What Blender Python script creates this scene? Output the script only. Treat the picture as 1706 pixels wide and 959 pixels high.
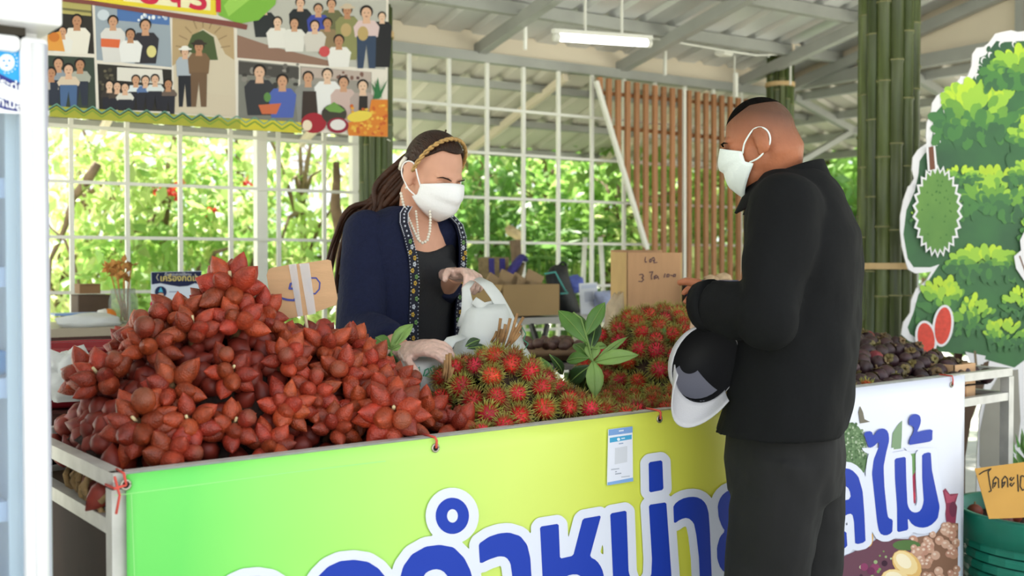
import bpy, bmesh, math, random
from mathutils import Vector, Matrix, noise
from mathutils.bvhtree import BVHTree
random.seed(7)
for o in list(bpy.data.objects): bpy.data.objects.remove(o, do_unlink=True)
SC = bpy.context.scene
COL = SC.collection
V = Vector
UP = V((0, 0, 1))

# ------------------------------------------------------------------ camera
FPX = 1800.0
TH = math.radians(52.0)
CAMZ = 1.31
PITCH = math.atan(39.5 / FPX)
cam_d = bpy.data.cameras.new('camera'); cam = bpy.data.objects.new('camera', cam_d); COL.objects.link(cam)
cam_d.sensor_width = 36.0; cam_d.lens = FPX / 1706.0 * 36.0
cam_d.clip_start = 0.05; cam_d.clip_end = 400
cam.location = (0, 0, CAMZ)
cam.rotation_euler = (math.pi / 2 - PITCH, 0, TH - math.pi / 2)
cam_d.dof.use_dof = True; cam_d.dof.focus_distance = 2.55; cam_d.dof.aperture_fstop = 3.6
SC.camera = cam

# ------------------------------------------------------------------ light
w = bpy.data.worlds.new('World'); SC.world = w; w.use_nodes = True
bgn = w.node_tree.nodes['Background']
bgn.inputs['Color'].default_value = (0.87, 0.94, 1.0, 1)
bgn.inputs['Strength'].default_value = 1.35
sun_d = bpy.data.lights.new('sun', 'SUN'); sun = bpy.data.objects.new('sun', sun_d); COL.objects.link(sun)
sun_d.energy = 19.0; sun_d.angle = math.radians(1.5); sun_d.color = (1.0, 0.96, 0.86)
SC.view_settings.view_transform = 'Standard'; SC.view_settings.look = 'None'
SC.view_settings.gamma = 1.0; SC.view_settings.use_curve_mapping = False
SC.view_settings.exposure = 0.27

FH = V((math.cos(TH), math.sin(TH), 0)); RT = V((math.sin(TH), -math.cos(TH), 0))
FW = FH * math.cos(PITCH) - UP * math.sin(PITCH); CU = UP * math.cos(PITCH) + FH * math.sin(PITCH)
CAM = V((0, 0, CAMZ))
def ray(px, py): return FW + RT * ((px - 853) / FPX) + CU * ((479.5 - py) / FPX)
def P(px, py, D): return CAM + ray(px, py) * D
def PP(px, py, p0, n):
    r = ray(px, py); return CAM + r * ((p0 - CAM).dot(n) / r.dot(n))
def PZ(px, py, z): return PP(px, py, V((0, 0, z)), UP)
def proj(p):
    q = p - CAM; d = q.dot(FW); return (853 + FPX * q.dot(RT) / d, 479.5 - FPX * q.dot(CU) / d, d)
# sun stands beyond the back wall, high
az = (FH * 0.86 - RT * 0.5).normalized(); el = math.radians(58)
sdir = az * math.cos(el) + UP * math.sin(el)
sun.rotation_euler = sdir.to_track_quat('Z', 'Y').to_euler()
sun.location = sdir * 30

# ------------------------------------------------------------------ helpers
class MB:
    def __init__(s): s.v = []; s.f = []; s.m = []; s.mi = 0
    def add(s, vs, fs):
        o = len(s.v); s.v += [V(v) for v in vs]
        s.f += [tuple(i + o for i in f) for f in fs]; s.m += [s.mi] * len(fs); return s
    def mat(s, i): s.mi = i; return s
    def box(s, c, size, R=None):
        c = V(c); hx, hy, hz = [k / 2 for k in size]
        vs = [V((x, y, z)) for x in (-hx, hx) for y in (-hy, hy) for z in (-hz, hz)]
        if R is not None: vs = [R @ q for q in vs]
        return s.add([c + q for q in vs], [(0, 1, 3, 2), (4, 6, 7, 5), (0, 4, 5, 1), (2, 3, 7, 6), (0, 2, 6, 4), (1, 5, 7, 3)])
    def box2(s, a, b): a = V(a); b = V(b); return s.box((a + b) / 2, b - a)
    def bar(s, a, b, wd, ht, up=UP):
        a = V(a); b = V(b); d = (b - a); L = d.length; d = d / L
        x = d.cross(up)
        if x.length < 1e-4: x = d.cross(V((1, 0, 0)))
        x.normalize(); z = x.cross(d)
        R = Matrix((x, d, z)).transposed()
        return s.box((a + b) / 2, (wd, L, ht), R)
    def loft(s, rings, cap=True, closed=True):
        n = len(rings[0]); vs = [p for r in rings for p in r]; fs = []
        for i in range(len(rings) - 1):
            for j in range(n if closed else n - 1):
                k = (j + 1) % n
                fs.append((i * n + j, i * n + k, (i + 1) * n + k, (i + 1) * n + j))
        if cap and closed:
            fs.append(tuple(reversed(range(n)))); fs.append(tuple(range((len(rings) - 1) * n, len(rings) * n)))
        return s.add(vs, fs)
    def tube(s, pts, rad, n=8, cap=True, flat=1.0, ref=None):
        pts = [V(p) for p in pts]
        if not isinstance(rad, (list, tuple)): rad = [rad] * len(pts)
        rings = []; x = None
        for i, p in enumerate(pts):
            d = (pts[min(i + 1, len(pts) - 1)] - pts[max(i - 1, 0)]).normalized()
            if x is None:
                r0 = V(ref) if ref is not None else (UP if abs(d.z) < .9 else V((1, 0, 0)))
                x = r0.cross(d).normalized() if ref is None else (r0 - d * r0.dot(d)).normalized()
            else:
                x = (x - d * x.dot(d)).normalized()
            y = d.cross(x)
            rings.append([p + (x * math.cos(a) + y * math.sin(a) * flat) * rad[i] for a in [2 * math.pi * k / n for k in range(n)]])
        return s.loft(rings, cap)
    def ell(s, c, r, R=None, nu=16, nv=10):
        c = V(c); rings = []
        for i in range(nv + 1):
            ph = math.pi * i / nv; z = -math.cos(ph); q = max(math.sin(ph), 1e-3)
            ring = []
            for j in range(nu):
                a = 2 * math.pi * j / nu
                p = V((q * math.cos(a) * r[0], q * math.sin(a) * r[1], z * r[2]))
                ring.append(c + (R @ p if R is not None else p))
            rings.append(ring)
        return s.loft(rings, True)
    def poly(s, pts): return s.add(pts, [tuple(range(len(pts)))])
    def prism(s, pts, d):
        n = len(pts); d = V(d); vs = [V(p) for p in pts] + [V(p) + d for p in pts]
        return s.add(vs, [tuple(range(n)), tuple(reversed(range(n, 2 * n)))] + [(i, i + n, (i + 1) % n + n, (i + 1) % n) for i in range(n)])

def smooth_path(pts, n=5):
    pts = [V(p) for p in pts]; out = []
    for a in range(len(pts) - 1):
        p0, p1, p2, p3 = pts[max(a - 1, 0)], pts[a], pts[a + 1], pts[min(a + 2, len(pts) - 1)]
        for k in range(n):
            t = k / n; out.append(.5 * ((2 * p1) + (p2 - p0) * t + (2 * p0 - 5 * p1 + 4 * p2 - p3) * t ** 2 + (3 * p1 - p0 - 3 * p2 + p3) * t ** 3))
    return out + [pts[-1]]
def mesh_of(name, mb, mats, smooth=False, off=None):
    me = bpy.data.meshes.new(name)
    vs = mb.v if off is None else [v - off for v in mb.v]
    me.from_pydata([tuple(v) for v in vs], [], mb.f)
    if not isinstance(mats, (list, tuple)): mats = [mats]
    for m in mats: me.materials.append(m)
    if len(mats) > 1: me.polygons.foreach_set('material_index', mb.m)
    if smooth: me.polygons.foreach_set('use_smooth', [True] * len(me.polygons))
    bm = bmesh.new(); bm.from_mesh(me); bmesh.ops.recalc_face_normals(bm, faces=bm.faces); bm.to_mesh(me); bm.free()
    me.update(); return me
def origin(o):
    p = V((0, 0, 0))
    while o is not None: p = p + o.location; o = o.parent
    return p
def obj(name, mb, mats, parent=None, smooth=False, at=None):
    """mesh object from world-space vertices; its origin is the parent's (or `at`)"""
    off = V(at) if at is not None else (origin(parent) if parent is not None else V((0, 0, 0)))
    me = mesh_of(name, mb, mats, smooth, off)
    o = bpy.data.objects.new(name, me); COL.objects.link(o)
    if parent is not None:
        o.parent = parent; o.location = off - origin(parent)
    else: o.location = off
    return o
def inst(name, me, parent, M=None):
    o = bpy.data.objects.new(name, me); COL.objects.link(o); o.parent = parent
    if M is not None: o.matrix_local = M
    return o
def tag(o, label=None, cat=None, group=None, kind=None):
    if label: o['label'] = label
    if cat: o['category'] = cat
    if group: o['group'] = group
    if kind: o['kind'] = kind
    return o
def thing(name, label, cat, loc=(0, 0, 0), group=None, kind=None, M=None):
    o = bpy.data.objects.new(name, None); COL.objects.link(o)
    o.empty_display_size = .05
    if M is not None: o.matrix_world = M
    else: o.location = loc
    return tag(o, label, cat, group, kind)
def smooth_sub(o, lv=1):
    m = o.modifiers.new('sub', 'SUBSURF'); m.levels = lv; m.render_levels = lv; return o
def remesh(o, vox=.007, it=4, fac=.5):
    m = o.modifiers.new('remesh', 'REMESH'); m.mode = 'VOXEL'; m.voxel_size = vox; m.use_smooth_shade = True
    if it:
        k = o.modifiers.new('smooth', 'SMOOTH'); k.factor = fac; k.iterations = it
    return o

# ------------------------------------------------------------------ materials
def lin(c): return tuple((x / 12.92 if x <= .04045 else ((x + .055) / 1.055) ** 2.4) for x in c[:3]) + (1,)
def hx(h): h = h.lstrip('#'); return tuple(int(h[i:i + 2], 16) / 255 for i in (0, 2, 4))
_mc = {}
def mat(name, col, rough=.6, metal=0., var=0., vscale=8., bump=0., bscale=60., rand=0., hrand=0., trans=0., coat=0., spec=.5, sheen=0., col2=None, stretch=None):
    if name in _mc: return _mc[name]
    if isinstance(col, str): col = hx(col)
    m = bpy.data.materials.new(name); m.use_nodes = True; nt = m.node_tree; N = nt.nodes; L = nt.links
    b = N['Principled BSDF']; b.inputs['Roughness'].default_value = rough; b.inputs['Metallic'].default_value = metal
    b.inputs['Coat Weight'].default_value = coat; b.inputs['Specular IOR Level'].default_value = spec
    b.inputs['Sheen Weight'].default_value = sheen
    c = lin(col); b.inputs['Base Color'].default_value = c; out = None
    if var or bump:
        tc = N.new('ShaderNodeTexCoord'); src = tc.outputs['Object']
        if stretch:
            mp = N.new('ShaderNodeMapping'); mp.inputs['Scale'].default_value = stretch; L.new(src, mp.inputs[0]); src = mp.outputs[0]
    if var:
        nz = N.new('ShaderNodeTexNoise'); nz.inputs['Scale'].default_value = vscale; nz.inputs['Detail'].default_value = 4
        L.new(src, nz.inputs['Vector'])
        mr = N.new('ShaderNodeMapRange'); mr.inputs[1].default_value = .3; mr.inputs[2].default_value = .7
        L.new(nz.outputs['Fac'], mr.inputs[0])
        mx = N.new('ShaderNodeMix'); mx.data_type = 'RGBA'
        if col2 is not None: ca, cb = c, lin(hx(col2) if isinstance(col2, str) else col2)
        else: ca = tuple(k * (1 - var) for k in c[:3]) + (1,); cb = tuple(min(1, k * (1 + var)) for k in c[:3]) + (1,)
        mx.inputs[6].default_value = ca; mx.inputs[7].default_value = cb
        L.new(mr.outputs[0], mx.inputs[0]); out = mx.outputs[2]
    if rand or hrand:
        oi = N.new('ShaderNodeObjectInfo'); hs = N.new('ShaderNodeHueSaturation')
        if out is None: hs.inputs['Color'].default_value = c
        else: L.new(out, hs.inputs['Color'])
        a = N.new('ShaderNodeMapRange'); a.inputs[3].default_value = 1 - rand; a.inputs[4].default_value = 1 + rand
        L.new(oi.outputs['Random'], a.inputs[0]); L.new(a.outputs[0], hs.inputs['Value'])
        if hrand:
            mu = N.new('ShaderNodeMath'); mu.operation = 'MULTIPLY'; mu.inputs[1].default_value = 7.13; L.new(oi.outputs['Random'], mu.inputs[0])
            fr = N.new('ShaderNodeMath'); fr.operation = 'FRACT'; L.new(mu.outputs[0], fr.inputs[0])
            h = N.new('ShaderNodeMapRange'); h.inputs[3].default_value = .5 - hrand; h.inputs[4].default_value = .5 + hrand
            L.new(fr.outputs[0], h.inputs[0]); L.new(h.outputs[0], hs.inputs['Hue'])
        out = hs.outputs[0]
    if out is not None: L.new(out, b.inputs['Base Color'])
    if bump:
        n2 = N.new('ShaderNodeTexNoise'); n2.inputs['Scale'].default_value = bscale; n2.inputs['Detail'].default_value = 3
        L.new(src, n2.inputs['Vector'])
        bp = N.new('ShaderNodeBump'); bp.inputs['Strength'].default_value = bump; bp.inputs['Distance'].default_value = .01
        L.new(n2.outputs['Fac'], bp.inputs['Height']); L.new(bp.outputs[0], b.inputs['Normal'])
    if trans:
        t = N.new('ShaderNodeBsdfTranslucent'); ms = N.new('ShaderNodeMixShader'); ms.inputs[0].default_value = trans
        if out is not None: L.new(out, t.inputs[0])
        else: t.inputs[0].default_value = c
        L.new(b.outputs[0], ms.inputs[1]); L.new(t.outputs[0], ms.inputs[2]); L.new(ms.outputs[0], N['Material Output'].inputs[0])
    _mc[name] = m; return m
def flat(h, rough=.55):   # plain print / paint colour
    return mat('print_' + h.lstrip('#'), h, rough=rough, spec=.3)
def emit(name, col, s):
    m = bpy.data.materials.new(name); m.use_nodes = True; b = m.node_tree.nodes['Principled BSDF']
    b.inputs['Base Color'].default_value = lin(col); b.inputs['Emission Color'].default_value = lin(col); b.inputs['Emission Strength'].default_value = s
    return m
def glass(name, col=(.9, .95, .97), mixf=.85, rough=.05):
    m = bpy.data.materials.new(name); m.use_nodes = True; nt = m.node_tree; N = nt.nodes; L = nt.links
    b = N['Principled BSDF']; b.inputs['Base Color'].default_value = lin(col); b.inputs['Roughness'].default_value = rough
    t = N.new('ShaderNodeBsdfTransparent'); t.inputs[0].default_value = lin(col); ms = N.new('ShaderNodeMixShader'); ms.inputs[0].default_value = mixf
    L.new(b.outputs[0], ms.inputs[1]); L.new(t.outputs[0], ms.inputs[2]); L.new(ms.outputs[0], N['Material Output'].inputs[0]); return m

# planar print helper: shapes drawn in the coordinates of a flat surface
class Print:
    def __init__(s, fn): s.fn = fn; s.mb = MB(); s.mats = []; s.ly = 0; s.k = 0
    def mi(s, m):
        if isinstance(m, str): m = flat(m)
        if m not in s.mats: s.mats.append(m)
        return s.mats.index(m)
    def poly(s, pts, m, ly=None):
        s.mb.mat(s.mi(m)); s.k += 1; s.mb.poly([s.fn(x, y, (s.ly if ly is None else ly) + s.k * .01) for x, y in pts])
    def ell(s, cx, cy, rx, ry, m, ly=None, rot=0, n=20):
        c, q = math.cos(rot), math.sin(rot)
        s.poly([(cx + rx * math.cos(a) * c - ry * math.sin(a) * q, cy + rx * math.cos(a) * q + ry * math.sin(a) * c) for a in [2 * math.pi * k / n for k in range(n)]], m, ly)
    def line(s, pts, wd, m, ly=None, caps=True):
        for (x0, y0), (x1, y1) in zip(pts[:-1], pts[1:]):
            dx, dy = x1 - x0, y1 - y0; L = math.hypot(dx, dy) or 1; nx, ny = -dy / L * wd / 2, dx / L * wd / 2
            s.poly([(x0 + nx, y0 + ny), (x1 + nx, y1 + ny), (x1 - nx, y1 - ny), (x0 - nx, y0 - ny)], m, ly)
        if caps:
            for x, y in pts: s.ell(x, y, wd / 2, wd / 2, m, ly, n=10)
    def build(s, name, parent, label=None):
        o = obj(name, s.mb, s.mats, parent)
        if label: o['label'] = label
        return o
def text_mesh(name, body, mats, O, X, Y, size, parent, bold=0.0, align='LEFT'):
    """flat lettering: origin O, along X, up Y (unit vectors), letter size in metres"""
    cu = bpy.data.curves.new(name, 'FONT'); cu.body = body; cu.size = size; cu.offset = bold; cu.align_x = align
    t = bpy.data.objects.new(name, cu); COL.objects.link(t)
    bpy.context.view_layer.update()
    me = bpy.data.meshes.new_from_object(t.evaluated_get(bpy.context.evaluated_depsgraph_get()))
    COL.objects.unlink(t); bpy.data.objects.remove(t); bpy.data.curves.remove(cu)
    off = origin(parent)
    for v in me.vertices: v.co = V(O) + X * v.co.x + Y * v.co.y - off
    me.materials.clear(); me.materials.append(mats); me.name = name
    o = bpy.data.objects.new(name, me); COL.objects.link(o); o.parent = parent; return o
# ================================================================== the place
# back wall frame: u runs along the wall, n points away from the camera
WA = math.radians(57.4)
WU = RT * math.sin(WA) + FH * math.cos(WA); WN = -RT * math.cos(WA) + FH * math.sin(WA)
W0 = V((0, 0, 0)) + RT * ((165 - 853) / FPX * 4.6) + FH * 4.6
def Wp(s, t, z): return W0 + WU * s + WN * t + UP * z
def PW(px, py, t=0.): return PP(px, py, W0 + WN * t, WN)
def sW(px, t=0.): return (PW(px, 440, t) - W0).dot(WU)
SCOR = sW(1318)
ZR, SL = 2.47, .196
m_conc = mat('concrete', '#b3b1aa', rough=.85, var=.12, vscale=3, bump=.15, bscale=90)
m_ground = mat('pale_ground', '#b0b2a4', rough=.9, var=.2, vscale=1.5)  # pale neutral grey, chosen so its bounce light leaves the roof untinted
m_white = mat('white_paint_steel', '#e4e4dc', rough=.45, var=.04)
m_beam = mat('grey_beam_steel', '#a2a49f', rough=.5, metal=.3, var=.1, vscale=5)
m_cream = mat('cream_board', '#d9cdb8', rough=.6, var=.04, vscale=2)
m_zinc = mat('zinc_sheet', '#d0d2d1', rough=.36, metal=.5, var=.14, vscale=1.6, stretch=(1, 1, 1))
m_zinc2 = mat('zinc_sheet_matte', '#cfcbbf', rough=.6, metal=.1, var=.14, vscale=2)

mb = MB().box2((-6, -8, -.12), (9, 4.2, 0)); fl = obj('floor', mb, m_conc); tag(fl, kind='structure')
mb = MB().box2((-60, -60, -.3), (70, 70, -.13)); gr = obj('ground', mb, m_ground); tag(gr, 'pale grey ground outside the shelter', 'ground', kind='structure')

# grid wall
wall = thing('wall_back', None, None, Wp(0, 0, 0), kind='structure')
s0, s1 = sW(120), sW(1039); nb = round((s1 - s0) / .232); ds = (s1 - s0) / nb
k = -9
bar_me = {}
ztop = 2.36
while s0 + k * ds < SCOR - .05:
    s = s0 + k * ds
    wd = .018
    obj('grid_bar', MB().bar(Wp(s, 0, .05), Wp(s, 0, ztop), wd, wd, WN), m_white, wall); k += 1
zrow = (PW(830, 404)).z
for j in range(-6, 5):
    z = zrow + j * .232
    if z > ztop - .05: continue
    obj('grid_rail', MB().bar(Wp(-3, -.012, z), Wp(SCOR, -.012, z), .014, .014), m_white, wall)
obj('head_beam', MB().bar(Wp(-3, 0, ztop + .02), Wp(SCOR, 0, ztop + .02), .05, .05), m_beam, wall)
obj('fascia_board', MB().bar(Wp(-3, .03, ztop + .1), Wp(SCOR, .03, ztop + .1), .02, .12), m_cream, wall)
obj('roof_post', MB().bar(Wp(sW(437), .02, 0), Wp(sW(437), .02, ztop), .05, .05, WN), m_white, wall)
obj('roof_post', MB().bar(Wp(sW(592, .3), .3, 0), Wp(sW(592, .3), .3, ztop - .1), .05, .05, WN), m_white, wall)

# main roof: sheets slope down towards the back wall
ceil = thing('ceiling', None, None, Wp(0, 0, ZR), kind='structure')
def sheet(mbx, s, wd, t0, t1, zf, rib=.2, h=.022, alongs=False):
    n = max(1, round(wd / rib)); prof = []
    for i in range(n):
        a = s + i * wd / n; q = wd / n
        prof += [(a, 0), (a + q * .62, 0), (a + q * .72, h), (a + q * .9, h)]
    prof.append((s + wd, 0))
    if not alongs: rows = [[Wp(a, t, zf(a, t) + hh) for a, hh in prof] for t in (t0, t1)]
    else: rows = [[Wp(t, a, zf(t, a) + hh) for a, hh in prof] for t in (t0, t1)]
    m = len(prof); mbx.add([p for r in rows for p in r], [(i, i + 1, m + i + 1, m + i) for i in range(m - 1)])
    return mbx
zmain = lambda s, t: ZR + .035 - SL * t
s = SCOR + .07
while s > -2.6:
    obj('roof_sheet', sheet(MB(), s - .8, .8, .12, -4.35, zmain), m_zinc, ceil); s -= .8
for t in (-.38, -.86, -1.5, -2.4, -3.3, -4.2):
    obj('purlin', MB().bar(Wp(-2.6, t, zmain(0, t) - .03), Wp(SCOR, t, zmain(0, t) - .03), .045, .06), m_beam, ceil)
for s in [.03 + .93 * k for k in range(-2, 5)] + [SCOR - .03]:
    obj('rafter', MB().bar(Wp(s, .1, zmain(0, .1) - .085), Wp(s, -4.3, zmain(0, -4.3) - .085), .05, .06), m_beam, ceil)
# hangers between purlin and the grid head beam
for px, y0, y1, t in ((875, 20, 112, -.38), (1108, 70, 140, -.2)):
    a = PW(px, y0, t); b = Wp((a - W0).dot(WU), 0, ztop)
    obj('hanger_rod', MB().bar(a, V((a.x, a.y, ztop)), .014, .014, WN), m_white, ceil)
# gable on the right, above a beam that runs towards the camera
gab = thing('wall_right', None, None, Wp(SCOR, 0, 2.4), kind='structure')
zb = 2.47
pts = [Wp(SCOR + .02, 0, zb), Wp(SCOR + .02, -4.3, zb), Wp(SCOR + .02, -4.3, zmain(0, -4.3) + .03), Wp(SCOR + .02, .1, zmain(0, .1) + .03), Wp(SCOR + .02, .1, zb)]
obj('gable_board', MB().prism(pts, WU * .02), m_cream, gab)
obj('eave_beam', MB().bar(Wp(SCOR, .1, zb - .03), Wp(SCOR, -4.3, zb - .03), .05, .07), m_beam, gab)
for t in (-1.55, -1.75):
    obj('gable_strut', MB().bar(Wp(SCOR - .01, t, zb), Wp(SCOR - .01, t, zmain(0, t) - .03), .04, .04, WU), m_beam, gab)
# lean-to roof behind the grid
lean = thing('ceiling_lean_to', None, None, Wp(0, .5, 2.2), kind='structure')
zl = lambda s, t: 2.40 - .30 * t
s = SCOR + .6
while s > -3.2:
    obj('roof_sheet', sheet(MB(), s - .8, .8, .05, 1.15, zl), m_zinc2, lean); s -= .8
for t, w_ in ((.25, .04), (.7, .04), (1.12, .05)):
    obj('purlin', MB().bar(Wp(-3.2, t, zl(0, t) - .03), Wp(SCOR + .6, t, zl(0, t) - .03), w_, w_), m_beam, lean)
for s in (-.9, .25, 1.35, 2.45, 3.5):
    obj('rafter', MB().bar(Wp(s, .02, zl(0, .02) - .06), Wp(s, 1.12, zl(0, 1.12) - .06), .03, .04), m_cream, lean)
# side awning beyond the gable, falling to the right
awn = thing('ceiling_awning', None, None, Wp(SCOR, -1, 2.3), kind='structure')
za = lambda s, t: 2.435 - .30 * (s - SCOR)
t = -4.2
while t < 1.4:
    obj('roof_sheet', sheet(MB(), t, .8, SCOR + .03, SCOR + 1.05, za, alongs=True), m_zinc2, awn); t += .8
for ds_ in (.1, .42, .72, 1.02):
    obj('purlin', MB().bar(Wp(SCOR + ds_, -4.2, za(SCOR + ds_, 0) - .03), Wp(SCOR + ds_, 1.4, za(SCOR + ds_, 0) - .03), .04, .05), m_beam, awn)
for t in (.0, -.9, -1.8, -2.7):
    obj('brace', MB().bar(Wp(SCOR + .05, t, 1.95), Wp(SCOR + .6, t, za(SCOR + .6, 0) - .05), .035, .035), m_beam, awn)
    obj('rafter', MB().bar(Wp(SCOR + .02, t, za(SCOR, 0) - .07), Wp(SCOR + 1.02, t, za(SCOR + 1.02, 0) - .07), .035, .045), m_beam, awn)

# bamboo-clad posts
m_bam = mat('bamboo_green', '#475329', rough=.42, var=.35, vscale=3, rand=.3, hrand=.015, stretch=(14, 14, 1.2))
m_node = mat('bamboo_node', '#6f6e45', rough=.6, var=.2)
m_raffia = mat('raffia_strap', '#c9ab7c', rough=.7, var=.1)
def bamboo_post(label, px, D, Rad, n, ztop_, straps):
    base = P(px, 440, D); base.z = 0
    t = thing('bamboo_post', label, 'post', base, 'posts clad in green bamboo')
    cr = Rad * math.sin(math.pi / n) * 1.04
    obj('core', MB().tube([base, base + UP * ztop_], Rad - cr * 1.6, 12), m_node, t)
    for i in range(n):
        a = 2 * math.pi * i / n + .13; c = base + V((math.cos(a), math.sin(a), 0)) * (Rad - cr)
        mbx = MB(); z = random.uniform(-.25, 0.); pts = []; rr = []; r0 = cr * random.uniform(.85, 1.05)
        pts.append(c + UP * .0); rr.append(r0)
        top = ztop_ - random.uniform(0, .04)
        nodes = []
        z = random.uniform(.05, .3)
        while z < top - .05:
            for dz, q in ((-.012, 1.), (-.004, 1.13), (.004, 1.13), (.012, .98)):
                pts.append(c + UP * (z + dz)); rr.append(r0 * q)
            nodes.append(z); z += random.uniform(.26, .36)
        pts.append(c + UP * top); rr.append(r0 * .95)
        mbx.tube(pts, rr, 8); o = obj('culm', mbx, m_bam, t, True)
        for z in nodes: obj('node_ring', MB().tube([c + UP * (z - .003), c + UP * (z + .003)], r0 * 1.15, 8), m_node, o)
    for z in straps:
        rings = [[base + V((math.cos(a) * (Rad + e), math.sin(a) * (Rad + e), zz)) for a in [2 * math.pi * k / 28 for k in range(28)]]
                 for e, zz in ((-.004, z - .013), (.004, z - .013), (.004, z + .013), (-.004, z + .013))]
        obj('strap', MB().loft(rings), m_raffia, t)
    return t
zpost = lambda b: 2.5
D_BIG = 4.5
bamboo_post('large green bamboo-clad post at right beside the tree cutout', 1479, D_BIG, 51 * D_BIG / FPX, 13, 3.0, [1.31 + (440 - 443) * D_BIG / FPX, .55])
Dl = 5.0
bamboo_post('bamboo-clad post behind the woman beside the photo poster', 627, Dl, 29 * Dl / FPX, 15, 2.5, [P(627, 60, Dl).z, 1.0])
Dr = 6.45
bamboo_post('slim bamboo-clad post rising behind the man\'s head', 1298, Dr, 23 * Dr / FPX, 13, P(1298, 92, Dr).z, [P(1298, 143, Dr).z, 1.0])

# tube lamp, router, junction box, cables
m_tube = emit('lamp_tube', (1, 1, .97), 6.0)
a, b = PW(927, 62, -.62), PW(1080, 72, -.62)
t = thing('tube_lamp', 'white fluorescent tube lamp glowing under the metal roof', 'lamp', (a + b) / 2)
obj('tube', MB().tube([a, b], .018, 10), m_tube, t, True)
d = (b - a).normalized()
obj('batten', MB().bar(a - d * .02 + UP * .028, b + d * .02 + UP * .028, .026, .02), m_white, t)
for q in (a, b): obj('end_cap', MB().tube([q - d * .012, q + d * .012], .022, 10), m_white, t, True)
obj('hanger', MB().bar(a * .7 + b * .3 + UP * .04, V(((a * .7 + b * .3).x, (a * .7 + b * .3).y, zmain(0, -.62) + .005)), .01, .01, WN), m_white, t)
obj('hanger', MB().bar(a * .3 + b * .7 + UP * .04, V(((a * .3 + b * .7).x, (a * .3 + b * .7).y, zmain(0, -.62) + .005)), .01, .01, WN), m_white, t)
c = PW(1206, 89, -.3)
t = thing('ceiling_box', 'flat white plastic box hanging under the roof with a cable', 'box', c)
mbx = MB(); mbx.tube([c - UP * .014, c - UP * .008, c + UP * .008, c + UP * .012], [.05, .066, .066, .05], 6, flat=.7, ref=WU); obj('housing', mbx, m_white, t)
q = PW(1224, 92, -.3)
obj('drop_cable', MB().tube([q, q - UP * .12], .004, 6), m_white, t)
obj('switch_stick', MB().bar(q - UP * .1 + WU * .008, q - UP * .235 + WU * .008, .02, .02), m_white, t)
c = P(1320, 84, 6.3)
t = thing('junction_box', 'small cream junction box on the beam above the slim post', 'box', c)
obj('cover', MB().box(c, (.075, .06, .07)), m_cream, t)
obj('cable', MB().tube([c, c - UP * .1 - RT * .01, c - UP * .2 - RT * .01], .006, 6), m_white, t)
cab = MB()
pts = [PW(x, y, -.36) for x, y in ((1060, 62), (1100, 66), (1160, 76), (1206, 84), (1260, 92), (1310, 90))]
cab.tube(pts, .005, 6); tag(obj('roof_cable', cab, m_white, at=pts[0]), 'thin white cable strung along the purlin', 'cable')

# slat screen
m_slat = mat('slat_wood', '#a3714a', rough=.6, var=.15, vscale=3, rand=.12, stretch=(10, 10, 1))
T_S = -.1
scr = thing('slat_screen', 'screen of thin vertical brown wooden slats beside the grid wall', 'screen', Wp(sW(1110, T_S), T_S, 0))
zs = [755, 812, 870, 930, 988, 1045, 1103, 1158, 1213, 1265, 1318, 1372, 1425, 1475, 1525, 1578, 1630, 1680]
pxs = [800 + z * .2638 for z in zs]
for px in pxs:
    ytop = 128 + (px - 995) * .15
    ybot = 135 + (px - 993) * (408 - 135) / (1075 - 993) if px < 1075 else 560
    a = PW(px, ytop, T_S); b = PW(px, min(ybot, 560), T_S)
    obj('slat', MB().bar(a, b, .02, .028, WU), m_slat, scr)
for y in (153, 210):
    a = PW(1000 + (y - 135) * .3, y + 2, T_S + .03); b = PW(1245, y + 25, T_S + .03)
    obj('cross_rail', MB().bar(a, b, .015, .02), m_slat, scr)
obj('edge_pole', MB().bar(PW(993, 135, T_S - .01), PW(1078, 415, T_S - .01), .022, .022), m_white, scr)
obj('edge_pole', MB().bar(PW(1140, 148, T_S - .03), PW(1140, 560, T_S - .03), .016, .016, WU), m_white, scr)

# ------------------------------------------------------------------ garden
def leaf_mat(n, c, tr=.45): return mat(n, c, rough=.5, var=.4, vscale=2.2, trans=tr)
g1 = leaf_mat('leaf_lime', '#b4cb7a'); g2 = leaf_mat('leaf_mid', '#8db35c'); g3 = leaf_mat('leaf_deep', '#6f9a50'); g4 = leaf_mat('leaf_yellow', '#d2dc98')
m_bark = mat('bark', '#7a6650', rough=.9, var=.3, vscale=12, bump=.6, bscale=30)
rg = random.Random(3)
def leaf(mbx, c, d, nrm, L, W):
    sd = d.cross(nrm)
    if sd.length < 1e-3: return
    sd.normalize(); b = nrm * (-.12 * L)
    mbx.add([c, c + d * L * .45 + sd * W * .5 + b * .2, c + d * L + b, c + d * L * .45 - sd * W * .5 + b * .2, c + d * L * .45 + nrm * .0], [(0, 1, 4), (1, 2, 4), (2, 3, 4), (3, 0, 4)])
def rv(): 
    while True:
        v = V((rg.uniform(-1, 1), rg.uniform(-1, 1), rg.uniform(-1, 1)))
        if .05 < v.length < 1: return v
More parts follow.
